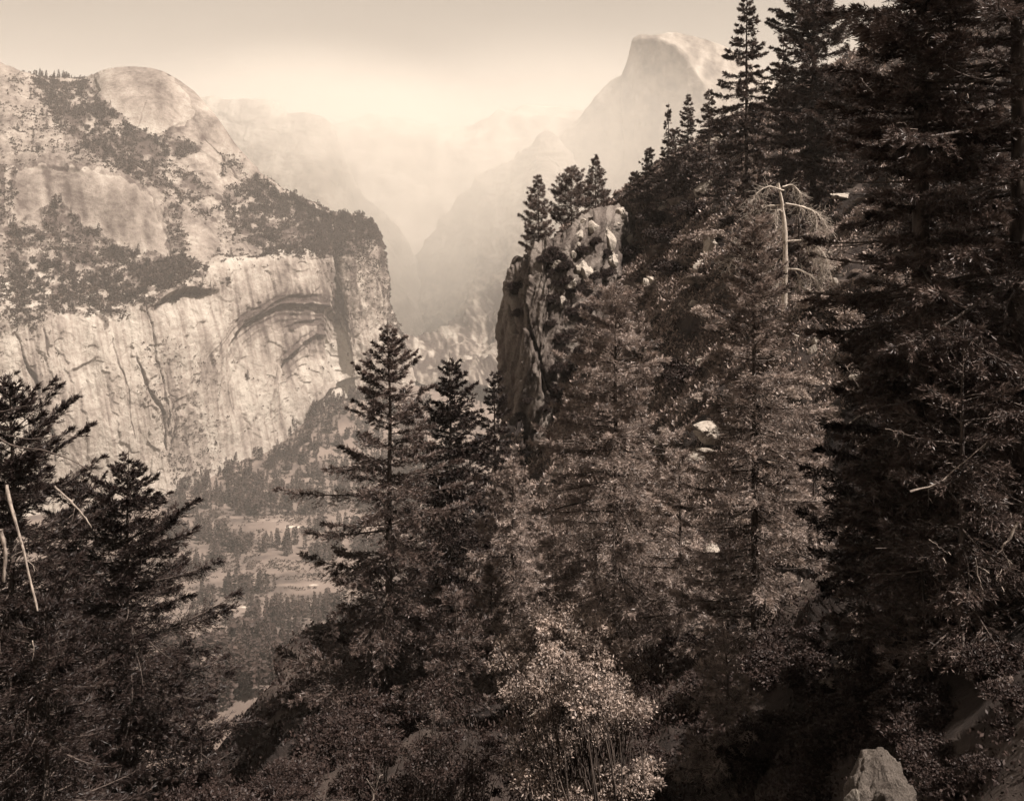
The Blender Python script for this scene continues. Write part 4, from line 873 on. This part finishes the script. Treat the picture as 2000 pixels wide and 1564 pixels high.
# shrubs on the cliff
def cshrub(px, py, wpx, label):
    d = Vector(((px - CX) / F, 1.0, (HY - py) / F)).normalized(); h = bvc.ray_cast(Vector((0, 0, 0)), d)[0]
    if h is None: return
    s = wpx / F * h.y / 2.6; dup(SH[2][0], (h.x, h.y, h.z), px % 6, (s, s, s * 1.3), label, 'shrub')
for (a, b_, w, l) in ((1012, 575, 44, 'dark bush on the upper left cliff edge'), (1010, 620, 36, 'dark bush hanging under the upper cliff edge bush'), (1028, 790, 30, 'top bush of the dark column on the cliff foot'), (1024, 825, 38, 'middle bush of the dark column on the cliff foot'), (1018, 855, 44, 'lowest bush of the dark column on the cliff foot'), (1095, 600, 30, 'bush in the cliff notch'), (1110, 660, 34, 'bush on the right cliff face'), (1090, 560, 26, 'small bush under the cliff top stones'), (1075, 500, 34, 'bush among the rocks at the foot of the edge pine'), (1130, 500, 36, 'bush on the rising cliff crest'), (1160, 480, 30, 'bush beside the tall pale block'), (1070, 640, 30, 'bush in the middle of the cliff face'), (1060, 720, 24, 'small bush low in the cliff crack')):
    cshrub(a, b_, w, l)
rq = rs(611)
for i in range(30):
    n0 = len(col.objects); cshrub(rq.uniform(1062, 1185), rq.uniform(500, 820), rq.uniform(26, 50), 'bush growing over the right side of the cliff')
    if len(col.objects) > n0: SHL = [o for o in col.objects if o.get('label') == 'bush growing over the right side of the cliff']; SHL[-1]['group'] = 'bushes over the right side of the cliff'
# undergrowth: leaf litter and brush nobody could count
r = rs(55); n = 420000
iu = r.randint(0, HU - 1, n); iv = np.where(r.rand(n) < .5, r.randint(6, HV - 34, n), r.randint(int(HV * .12), int(HV * .5), n))
iu = np.where(r.rand(n) < .5, iu, r.randint(int(HU * .5), HU - 60, n))
q3 = r.rand(n) < .22; iu = np.where(q3, r.randint(int(HU * .45), HU - 40, n), iu); iv = np.where(q3, r.randint(int(HV * .5), HV - 70, n), iv)
W2 = W[iu, iv] + (W[iu + 1, iv] - W[iu, iv]) * r.rand(n, 1) + (W[iu, iv + 1] - W[iu, iv]) * r.rand(n, 1)
keep = (vn(W2[:, 0] / 2.2, W2[:, 1] / 2.2, W2[:, 2] / 2.2, 501) + .5 * vn(W2[:, 0] / .7, W2[:, 1] / .7, 0, 502) > -.25) & (np.abs(W2[:, 0]) < W2[:, 1] * .75)
W2 = W2[keep]; n = len(W2); dd = np.linalg.norm(W2, axis=1)
W2[:, 2] += r.rand(n) ** 2 * (.9 * np.clip(vn(W2[:, 0] / 2.2, W2[:, 1] / 2.2, W2[:, 2] / 2.2, 501) + .5, .1, 1.2))
d = r.normal(size=(n, 3)); d[:, 2] = np.abs(d[:, 2]) + .3
near_m = (W2[:, 1] < 70) | (W2[:, 0] < -3)  # near brush gets the darker leaves: the hollow's shade as colour
for k_, (m_, mm, l_) in enumerate(((~near_m, M_shrub, 'low brush covering the sunlit upper slope'), (near_m, M_shrubd, 'dark brush and litter on the floor of the hollow'))):
    dd_ = dd[m_]; n = len(dd_)
    ug = mk('undergrowth', *blades(W2[m_], d[m_], (.0034 * dd_ + .02) * r.uniform(.6, 1.5, n), (.0017 * dd_ + .01) * r.uniform(.6, 1.4, n), r), mm)
    tag(ug, l_, 'undergrowth', kind='stuff')

# ---------------------------------------------------------------- dead wood traced at its own distance
def wood(paths, Y, seed, twigs=0, tl=.5, origin=(0, 0, 0), wig=.05, gravity=.6):
    r = rs(seed); out = []
    for pts, r0, r1, dep in paths:
        q = np.array([P(a, b_, Y) for a, b_ in pts]); q[:, 1] += np.linspace(0, dep, len(q)); q = catmull(q, 18)
        q = q + wig * np.stack([vn(np.arange(18) * .7, seed + len(out), k) for k in range(3)], -1)
        rad = np.linspace(r0, r1, 18) * (1 + .25 * vn(np.arange(18) * 1.3, seed, 9)) * (1.0 if Y > 60 else .75)
        out.append(tubes(q[None], rad[None], 6))
        L = np.linalg.norm(np.diff(q, axis=0), axis=1).sum(); k = int(twigs * L)
        if k:
            i = r.randint(4, 18, k); p0 = q[i]; d = r.normal(size=(k, 3)); d[:, 2] -= gravity; d = nrm(d + nrm(q[np.clip(i + 1, 0, 17)] - q[i - 1]) * .7)
            ln = tl * r.uniform(.3, 1.2, (k, 1)); a = np.array([0, 0, -.25])
            out.append(tubes(np.stack([p0, p0 + d * ln * .4, p0 + d * ln * .75 + a * ln * .3, p0 + d * ln + a * ln * .8], 1), np.array([[.4, .3, .22, .1]]) * np.minimum(rad[i], .05)[:, None], 3))
            j = p0 + d * ln * .6; d2 = nrm(d + r.normal(size=(k, 3)) * .6); out.append(tubes(np.stack([j, j + d2 * ln * .25, j + d2 * ln * .45 + a * ln * .1], 1), np.full((k, 3), .01), 3))
    V, Q = join(out); return V - np.array(origin), Q
Ys = 101.0
org = P(1533, 600, Ys); zg = gz(float(org[0]), Ys); org[2] = zg - .2
bpy_ = HY - org[2] / Ys * F
sn = empty('dead_snag', tuple(org)); tag(sn, 'bleached dead snag with curved bare branches on the slope', 'dead tree')
mk('trunk', *wood([([(1535, bpy_ + 5), (1532, 600), (1534, 520), (1533, 450), (1528, 400), (1520, 358)], .42, .14, 0)], Ys, 1, origin=org), M_dead, sn, smooth=True)
BR = [([(1530, 372), (1500, 365), (1478, 375), (1463, 396)], .07, .02, -1), ([(1528, 366), (1550, 362), (1568, 380), (1565, 402)], .06, .015, 1),
      ([(1534, 398), (1560, 402), (1590, 415), (1605, 432), (1611, 448)], .08, .02, -1), ([(1560, 402), (1580, 408), (1590, 425), (1588, 446)], .05, .015, -1.2), ([(1532, 400), (1505, 402), (1480, 408), (1466, 425), (1475, 440)], .07, .02, 1),
      ([(1533, 420), (1520, 410), (1512, 425), (1514, 448)], .05, .015, -.5), ([(1532, 440), (1500, 470), (1470, 476), (1440, 470)], .06, .015, 1), ([(1532, 470), (1496, 490), (1450, 500), (1428, 520)], .06, .015, 1.5),
      ([(1536, 472), (1565, 470), (1592, 482), (1608, 502), (1617, 545)], .09, .02, -1), ([(1575, 475), (1580, 500), (1603, 515), (1604, 545)], .05, .015, -1), ([(1592, 482), (1600, 500), (1598, 530)], .04, .012, -1),
      ([(1536, 525), (1562, 528), (1585, 540), (1598, 562), (1602, 580)], .08, .02, -1), ([(1550, 527), (1565, 545), (1560, 575)], .05, .012, .5), ([(1536, 555), (1565, 560), (1590, 572), (1606, 592)], .06, .015, 1), ([(1532, 530), (1520, 545), (1508, 575)], .05, .015, -1), ([(1533, 560), (1500, 575), (1480, 600)], .05, .012, 1),
      ([(1533, 490), (1510, 520), (1485, 530)], .05, .012, 1)]
for i, b_ in enumerate(BR): mk('branch', *wood([(b_[0], b_[1] * 1.7, b_[2] * 2.0, b_[3])], Ys, 20 + i, twigs=16, tl=1.6, origin=org), M_dead, sn, smooth=True)
# bare limbs and sticks elsewhere
def stick(paths, Y, seed, label, cat='dead branch', tw=3, tl=.35, m=None):
    V, Q = wood(paths, Y, seed, twigs=tw, tl=tl, wig=.02)
    c = V[0].copy(); o = mk('dead_branch', V - c, Q, m or M_dead2, smooth=True, loc=tuple(c)); return tag(o, label, cat)
stick([([(-10, 850), (40, 868), (100, 872), (150, 882), (212, 905)], .05, .012, -1)], 30, 61, 'long dead branch reaching right from the left edge', m=M_bark)
stick([([(-10, 805), (30, 798), (78, 785)], .035, .01, 0)], 30, 62, 'short dead branch above the long one at the left edge', m=M_bark)
stick([([(10, 850), (60, 860), (110, 855), (150, 862)], .03, .01, .5)], 31, 63, 'thin dead branch just over the long left branch', m=M_bark)
stick([([(14, 948), (30, 980), (60, 1040), (85, 1100), (108, 1162)], .07, .03, -1)], 26, 64, 'pale bare leaning stem in the left firs')
stick([([(2, 1035), (10, 1080), (8, 1135)], .085, .05, 0)], 26, 65, 'short pale stem at the left picture edge', tw=0)
stick([([(105, 950), (150, 990), (180, 1030)], .05, .02, 0)], 30, 66, 'dim leaning dead stem above the drooping fir', tw=1)
stick([([(64, 1250), (66, 1270), (62, 1290)], .02, .01, 0)], 24, 67, 'small bright twig in the dark lower left', tw=0)
stick([([(1185, 1310), (1140, 1325), (1090, 1360), (1030, 1400)][::-1], .045, .012, -.5)], 25, 68, 'pale bare bough sticking out of the sunlit oak')
stick([([(720, 1600), (730, 1550), (742, 1515)], .03, .01, 0)], 22, 69, 'pale bare stick at the bottom edge left of the oaks')
stick([([(1585, 1250), (1588, 1310), (1592, 1370)], .02, .006, 0)], 36, 70, 'hair thin hanging twig beside the layered fir', tw=0)
stick([([(1640, 845), (1690, 800), (1760, 765), (1790, 735)], .05, .015, -.5)], 30, 71, 'curved bare bough crossing the dark wood')
stick([([(1740, 430), (1790, 405), (1830, 385)], .04, .015, 0)], 28, 72, 'bare pale stub in the upper right crown')
stick([([(1780, 960), (1830, 945), (1880, 905), (1930, 860)], .04, .01, 0)], 22, 73, 'pale forked bough in the right-hand firs')
stick([([(1990, 1020), (1965, 1060), (1950, 1080)], .04, .012, 0)], 18, 74, 'bright bent bough at the right picture edge')
stick([([(1905, 1090), (1912, 1130), (1920, 1160)], .02, .008, 0)], 18, 75, 'crooked pale twig right of centre in the dark wood')
stick([([(575, 1390), (600, 1378), (640, 1375)], .03, .01, 0)], 60, 76, 'bare pale branch on the dark rock spur')
stick([([(1556, 1410), (1568, 1430), (1575, 1445)], .02, .008, 0)], 28, 77, 'short pale twig under the layered fir', tw=0)
stick([([(1452, 290), (1455, 310), (1450, 345)], .10, .03, 0), ([(1455, 300), (1470, 320), (1462, 340)], .07, .02, 0), ([(1453, 295), (1436, 310), (1430, 325)], .07, .02, 0)], 137, 78, 'bleached dead lower limbs of the skyline spire fir', tw=3, tl=1.2)
rr = rs(321)
for i in range(40):
    if i < 24: px, py, Y = rr.uniform(1640, 1990), rr.uniform(60, 1250), rr.uniform(18, 32)
    else: px, py, Y = rr.uniform(1150, 1560), rr.uniform(650, 1350), rr.uniform(36, 46)
    a = rr.uniform(0, 6.28); L = rr.uniform(18, 46); 
    stick([([(px, py), (px + L * .5 * math.cos(a), py + L * .4 * math.sin(a) + 3), (px + L * math.cos(a), py + L * math.sin(a) * .7 + 10)], .009, .002, rr.uniform(-.5, .5))], Y, 400 + i,
          'short bare twig catching light in the dark right-hand crowns' if i < 24 else 'bare twig among the needles of the sunlit firs', tw=5, tl=.3)
    col.objects[-1]['group'] = 'bare twigs in the right-hand crowns' if i < 24 else 'bare twigs in the sunlit firs'

# ================================================================ FAR TREES
def far_tree(seed, H=1.0, w=.17, n=120, rnd=False):
    r = rs(seed)
    t = r.rand(n) ** .8 * .92 + .06; a = r.rand(n) * 2 * PI
    rad = (w * (1 - t) ** .8 + .01) if not rnd else w * 1.5 * np.sqrt(np.clip(1 - ((t - .55) / .47) ** 2, .02, 1))
    rad = rad * r.uniform(.25, 1.0, n)
    p = np.stack([np.cos(a) * rad * .45, np.sin(a) * rad * .45, t * H], -1)
    d = np.stack([np.cos(a), np.sin(a), r.uniform(-.5, .25, n)], -1)
    V, Q = blades(p, d, rad * .9 + .05, .055 + rad * .35, r)
    TV, TQ = tubes(np.array([[[0, 0, -.04], [0, 0, .45], [0, 0, .98]]]), np.array([[.018, .012, .003]]), 5)
    VV, QQ = join([(V, Q), (TV, TQ)])
    return VV, QQ, np.r_[np.zeros(len(Q)), np.ones(len(TQ))]
FT = []
for k in range(6):
    V, Q, mi = far_tree(600 + k, 1.0, .15 + .03 * (k % 3), 130, k == 5); FT.append((V, Q, mi))
FTm = [None] * 6
def far_obj(k, loc, H, label, cat, group, rz, ws=1.0):
    if FTm[k] is None:
        o = mk('conifer_tree', FT[k][0], FT[k][1], [M_far, M_bark], matidx=FT[k][2]); FTm[k] = o
    else:
        o = FTm[k].copy(); col.objects.link(o)
    o.location = loc; o.scale = (H * ws, H * ws, H); o.rotation_euler = (0, 0, rz); return tag(o, label, cat, group)
def merged(name, pts, Hs, ks, m, seed):
    r = rs(seed); Vs, Qs, off = [], [], 0
    for p, H, k in zip(pts, Hs, ks):
        V, Q, mi = FT[k]; V = V * H; a = r.rand() * 6.28; c, s = math.cos(a), math.sin(a)
        V = np.stack([V[:, 0] * c - V[:, 1] * s, V[:, 0] * s + V[:, 1] * c, V[:, 2]], -1) + p
        Vs.append(V); Qs.append(Q + off); off += len(V)
    return mk(name, np.concatenate(Vs), np.concatenate(Qs), m)
rr = rs(700)
# valley trees: nearer ones one by one
cand = []
for i in range(5200):
    px, py = rr.uniform(330, 900), rr.uniform(800, 1560)
    y0 = 390; 
    Y = 700 * F / (py - 390)
    for _ in range(6): 
        z = float(valley_h(np.array((px - CX) / F * Y), np.array(Y))); Y = -z * F / (py - 390)
    if Y < 520 or Y > 3600: continue
    x = (px - CX) / F * Y
    dn = vn(x / 95, Y / 60, 0, 711) + .5 * vn(x / 30, Y / 25, 0, 712)
    tal = math.exp(-(((x + 480) / 190) ** 2 + ((Y - 2560) / 230) ** 2)) + math.exp(-(((x + 330) / 170) ** 2 + ((Y - 2900) / 300) ** 2))
    band = 1.0 if (930 < py < 1010 and px < 640) else 0
    road = 1.0 if (1008 < py < 1030 or 1134 < py < 1150) else 0
    if dn + 1.6 * tal + .9 * band - road > (-.12 if py < 1130 else .02): cand.append((Y, x, float(valley_h(np.array(x), np.array(Y))), px, py))
cand.sort()
H_ = lambda: rr.uniform(15, 40)
near_, far_ = cand[:110], cand[110:]
for (Y, x, z, px, py) in near_:
    l = 'small conifer dotted over the scrubby near side of the valley' 
    far_obj(int(rr.randint(0, 6)), (x, Y, z), rr.uniform(14, 34), l, 'conifer', 'conifers dotted over the near side of the valley', rr.rand() * 6)
if far_:
    o = merged('valley_forest', [(c[1], c[0], c[2]) for c in far_], [H_() for c in far_], [int(rr.randint(0, 6)) for c in far_], M_far, 1); tag(o, 'forest on the valley floor and talus', 'forest', kind='stuff')
print('valley', len(cand))
r = rs(705); px = r.uniform(300, 950, 26000); py = r.uniform(800, 1564, 26000); Y = 700 * F / (py - 390)
for _ in range(6): Y = -valley_h((px - CX) / F * Y, Y) * F / (py - 390)
x = (px - CX) / F * Y; k = (Y > 520) & (Y < 3600) & (vn(x / 60, Y / 40, 0, 713) + .6 * vn(x / 14, Y / 14, 0, 714) > -.05) & ~((py > 1136) & (py < 1147)); x, Y = x[k], Y[k]; n = len(x)
p0 = np.stack([x, Y, valley_h(x, Y)], -1); sz = r.uniform(1.2, 4.5, n) * np.clip(Y / 1600, .5, 1.3); c = np.repeat(np.arange(n), 8); o = nrm(r.normal(size=(n * 8, 3))); o[:, 2] = np.abs(o[:, 2])
vs = mk('valley_scrub', *blades(p0[c] + o * sz[c][:, None] * .3, o, sz[c] * r.uniform(.7, 1.2, n * 8), sz[c] * .6, r), M_scrub); tag(vs, 'scrub dotted over the valley floor', 'scrub', kind='stuff')
# trees on the mountain
Vm = Vn
r = rs(720)
iu = r.randint(0, NU, 340000); iv = r.randint(int(NV * .09), NV - int(NV * .06), 340000)
qx = gx[iu, iv] + r.normal(size=len(iu)) * 5; qy = gy[iu, iv] + r.normal(size=len(iu)) * 5
dens = np.zeros(len(iu))
for poly, dv in POLY: dens = np.maximum(dens, dv * inpoly(qx, qy, poly))
nz = .5 + .9 * (fbm(gx[iu, iv] / 13, gy[iu, iv] / 7, 0, 731, 3))
keep = r.rand(len(iu)) < dens * np.clip(nz, .05, 1) * .85
iu, iv = iu[keep], iv[keep]; pos = Vm[iu, iv]; print('scrub', len(pos))
n = len(pos); per = 9
sz = 1.1 + 5.5 * r.rand(n) ** 2 + .6 * r.rand(n)
kk = np.where(TV_[iv] < 3.1, .45, 1.0); kr = r.rand(n) < kk; iu, iv, pos, sz = iu[kr], iv[kr], pos[kr], sz[kr]; dens = dens[keep][kr]; n = len(pos)
sz = sz * np.where(dens > .35, 1.25, .95)
c = np.repeat(np.arange(n), per); o = nrm(r.normal(size=(n * per, 3))); o[:, 2] = np.abs(o[:, 2])
bv = blades(pos[c] + o * sz[c][:, None] * .3, o, sz[c] * r.uniform(.7, 1.2, n * per), sz[c] * .62, r)
scrub = mk('mountain_scrub', *bv, M_scrub); tag(scrub, 'scrub clinging to the ledges of the granite mountain', 'scrub', kind='stuff')
# conifers of the ledges: up to 250 one by one, the rest one mass
big = r.rand(n) < np.where(dens > .6, .085, .05); idx = np.nonzero(big)[0]; r.shuffle(idx)
LAB = {'dome': ('conifer in the dark belt of forest that climbs toward the bald dome', 'conifers in the belt under the dome'), 'bench': ('conifer on the dark wooded bench above the pale cliff wall', 'conifers on the wooded bench'), 'edge': ('conifer along the wooded ridge right of the bald dome', 'conifers along the ridge right of the dome'), 'cliff': ('lone conifer rooted on the pale cliff wall', 'conifers rooted on the cliff wall')}
def zone(px, py):
    if py > 615 or (px > 640 and py > 480): return 'cliff'
    if px > 420 and py > 330: return 'edge'
    if py > 380: return 'bench'
    return 'dome'
for j in idx[:150]:
    px, py = gx[iu[j], iv[j]], gy[iu[j], iv[j]]; l, gname = LAB[zone(px, py)]
    far_obj(int(r.randint(0, 6)), tuple(pos[j] - np.array([0, 0, 1.5])), (r.uniform(12, 30) if zone(px, py) != 'cliff' else r.uniform(8, 16)), l, 'conifer', gname, r.rand() * 6)
rest_ = [j for j in idx[150:1900] if zone(gx[iu[j], iv[j]], gy[iu[j], iv[j]]) != 'cliff']
o = merged('mountain_forest', [tuple(pos[j] - np.array([0, 0, 1.5])) for j in rest_], [r.uniform(10, 26) for j in rest_], [int(r.randint(0, 6)) for j in rest_], M_far, 2); tag(o, 'forest on the granite mountain ledges', 'forest', kind='stuff')
KS = int(np.argmin(abs(TV_ - 8)))
# skyline forest left of the dome
for i in range(26):
    px = r.uniform(78, 158); j = np.argmin((gx[:, KS] - px) ** 2); p = Vm[j, KS]
    far_obj(int(r.randint(0, 5)), (p[0], p[1], p[2] - 3), r.uniform(18, 36), 'conifer on the skyline saddle left of the bald dome', 'conifer', 'conifers on the skyline saddle', r.rand() * 6)
# distinct single trees the photograph shows on the bare rock
for (px, py, H, l) in ((192, 457, 34, 'single conifer standing at the left foot of the big bare slab'), (271, 492, 30, 'single conifer at the right foot of the big bare slab'), (108, 400, 34, 'pointed conifer topmost on the wooded bench'), (488, 738, 26, 'lone slender conifer low on the pale wall inside the arches'), (440, 338, 26, 'conifer clump tree by the right flank of the dome')):
    j = np.argmin((gx - px) ** 2 + (gy - py) ** 2); p = Vm.reshape(-1, 3)[j]; far_obj(1, tuple(p - np.array([0, 0, 2.0])), H, l, 'conifer', None, 0, 1.2)
# forest on the far canyon slopes
r = rs(800); pts = []
for px in np.linspace(760, 975, 900):
    px = px + r.normal() * 10; py = r.uniform(640, 800); Y = 700 * F / (py - 390); pts.append(P(px, py, Y))
o = merged('canyon_forest', [tuple(p + np.array([0, 0, 2.0])) for p in pts], [r.uniform(16, 32) for p in pts], [int(r.randint(0, 6)) for p in pts], M_far, 3); tag(o, 'forest on the canyon floor beyond the wall', 'forest', kind='stuff')

# ================================================================ AIR
def box(name, lo, hi, m):
    x0, y0, z0 = lo; x1, y1, z1 = hi
    V = [(x0, y0, z0), (x1, y0, z0), (x1, y1, z0), (x0, y1, z0), (x0, y0, z1), (x1, y0, z1), (x1, y1, z1), (x0, y1, z1)]
    Q = [(0, 3, 2, 1), (4, 5, 6, 7), (0, 1, 5, 4), (1, 2, 6, 5), (2, 3, 7, 6), (3, 0, 4, 7)]
    return mk(name, np.array(V), np.array(Q), m)
def vol(name, dens, colr, aniso=.0):
    m = bpy.data.materials.new(name); m.use_nodes = True; nt = m.node_tree; nt.nodes.clear()
    o = nt.nodes.new('ShaderNodeOutputMaterial'); v = nt.nodes.new('ShaderNodeVolumePrincipled')
    v.inputs['Color'].default_value = (*colr, 1); v.inputs['Density'].default_value = dens; v.inputs['Anisotropy'].default_value = aniso
    nt.links.new(v.outputs[0], o.inputs['Volume']); return m, nt, v
HAZE, MIST = 6.2e-5, 1.5e-3
hm, _, _ = vol('haze_air', HAZE, (.93, .88, .82))
hz = box('haze', (-13000, -2700, -724), (13000, 15800, 1560), hm); tag(hz, kind='stuff')
def pc(px, py, Y): return tuple(float(q) for q in P(px, py, Y))
mm_, nt, v = vol('mist_air', 0, (.90, .862, .80))
tc = N(nt, 'ShaderNodeTexCoord')
no = N(nt, 'ShaderNodeTexNoise', Scale=.0011, Detail=3.0); nt.links.new(tc.outputs['Object'], no.inputs['Vector'])
last = None
for c, rad, w_, rag in ((pc(850, 440, 4400), (1300, 900, 830), .95, .3), (pc(1120, 260, 4500), (1200, 850, 620), .55, .3), (pc(600, 215, 4450), (1200, 850, 400), .62, .45)):
    s1 = N(nt, 'ShaderNodeVectorMath', operation='SUBTRACT'); s1.inputs[1].default_value = c; nt.links.new(tc.outputs['Object'], s1.inputs[0])
    s2 = N(nt, 'ShaderNodeVectorMath', operation='DIVIDE'); s2.inputs[1].default_value = rad; nt.links.new(s1.outputs[0], s2.inputs[0])
    ln = N(nt, 'ShaderNodeVectorMath', operation='LENGTH'); nt.links.new(s2.outputs[0], ln.inputs[0])
    sb = N(nt, 'ShaderNodeMath', operation='MULTIPLY_ADD'); sb.inputs[1].default_value = rag; nt.links.new(no.outputs['Fac'], sb.inputs[0]); nt.links.new(ln.outputs['Value'], sb.inputs[2])
    mr = N(nt, 'ShaderNodeMapRange'); mr.interpolation_type = 'SMOOTHSTEP'
    mr.inputs['From Min'].default_value = .2 + rag / 2; mr.inputs['From Max'].default_value = 1.0 + rag / 2; mr.inputs['To Min'].default_value = w_ * MIST; mr.inputs['To Max'].default_value = 0
    nt.links.new(sb.outputs[0], mr.inputs['Value'])
    if last is None: last = mr.outputs[0]
    else:
        a = N(nt, 'ShaderNodeMath', operation='ADD'); nt.links.new(last, a.inputs[0]); nt.links.new(mr.outputs[0], a.inputs[1]); last = a.outputs[0]
nt.links.new(last, v.inputs['Density'])
mo = box('mist_bank', (-3600, 3450, -723), (2600, 6000, 1250), mm_); tag(mo, 'bright mist filling the canyon between the two domes', 'mist', kind='stuff')

for o in [o for o in col.objects if o.parent is None and o.type in ('EMPTY', 'MESH') and not o.get('label') and not o.get('kind')]:
    for ch in list(o.children): bpy.data.objects.remove(ch)
    bpy.data.objects.remove(o)

# ================================================================ SUN, SKY, CAMERA
EL, AZ = math.radians(59), math.radians(111)     # azimuth from +Y toward +X: the sun stands to the right
sd = bpy.data.lights.new('sun', 'SUN'); sd.energy = 5.0; sd.angle = math.radians(.5); sd.color = (1, .905, .82)
so = bpy.data.objects.new('sun', sd); col.objects.link(so)
dirv = Vector((math.cos(EL) * math.sin(AZ), math.cos(EL) * math.cos(AZ), math.sin(EL)))
so.rotation_euler = dirv.to_track_quat('Z', 'Y').to_euler()
w = bpy.data.worlds.new('World'); sc.world = w; w.use_nodes = True; nt = w.node_tree
sky = nt.nodes.new('ShaderNodeTexSky'); sky.sky_type = 'NISHITA'; sky.sun_disc = False; sky.sun_elevation = EL; sky.sun_rotation = AZ; sky.altitude = 1900; sky.dust_density = 3.0
bw = nt.nodes.new('ShaderNodeRGBToBW'); nt.links.new(sky.outputs[0], bw.inputs[0])
tc = N(nt, 'ShaderNodeTexCoord'); mp = N(nt, 'ShaderNodeMapping'); mp.inputs['Scale'].default_value = (1, 1, 2.6); nt.links.new(tc.outputs['Generated'], mp.inputs[0])
no = N(nt, 'ShaderNodeTexNoise', Scale=3.4, Detail=5.0, Roughness=.55); nt.links.new(mp.outputs[0], no.inputs['Vector'])
cr = ramp(nt, no.outputs['Fac'], [(.34, (.93, .925, .92)), (.64, (1.08, 1.08, 1.08))])
mx = N(nt, 'ShaderNodeMix', data_type='RGBA', blend_type='MULTIPLY'); mx.inputs[0].default_value = 1.0
cc = nt.nodes.new('ShaderNodeCombineColor'); 
for k, f in zip(('Red', 'Green', 'Blue'), (1.0, .868, .722)):
    q = N(nt, 'ShaderNodeMath', operation='MULTIPLY'); q.inputs[1].default_value = f; nt.links.new(bw.outputs[0], q.inputs[0]); nt.links.new(q.outputs[0], cc.inputs[k])
nt.links.new(cc.outputs[0], mx.inputs[6]); nt.links.new(cr.outputs[0], mx.inputs[7])
bg = nt.nodes['Background']; nt.links.new(mx.outputs[2], bg.inputs[0]); bg.inputs[1].default_value = .063
cam = bpy.data.cameras.new('camera'); co = bpy.data.objects.new('camera', cam); col.objects.link(co)
co.location = (0, 0, 0); co.rotation_euler = (PI / 2, 0, 0); cam.sensor_width = 36; cam.lens = 36 * F / 2000; cam.shift_y = -(782 - HY) / 2000
cam.clip_start = .1; cam.clip_end = 60000; sc.camera = co
sc.view_settings.view_transform = 'Standard'; sc.view_settings.look = 'None'; sc.view_settings.exposure = 1.1; sc.view_settings.gamma = 1
c = sc.cycles; c.max_bounces = 4; c.diffuse_bounces = 1; c.glossy_bounces = 1; c.transmission_bounces = 1; c.volume_bounces = 2; c.transparent_max_bounces = 4
c.volume_max_steps = 64; c.volume_step_rate = .6; c.use_denoising = True; c.sample_clamp_indirect = 6; c.use_adaptive_sampling = True; c.adaptive_threshold = .02
c.caustics_reflective = False; c.caustics_refractive = False
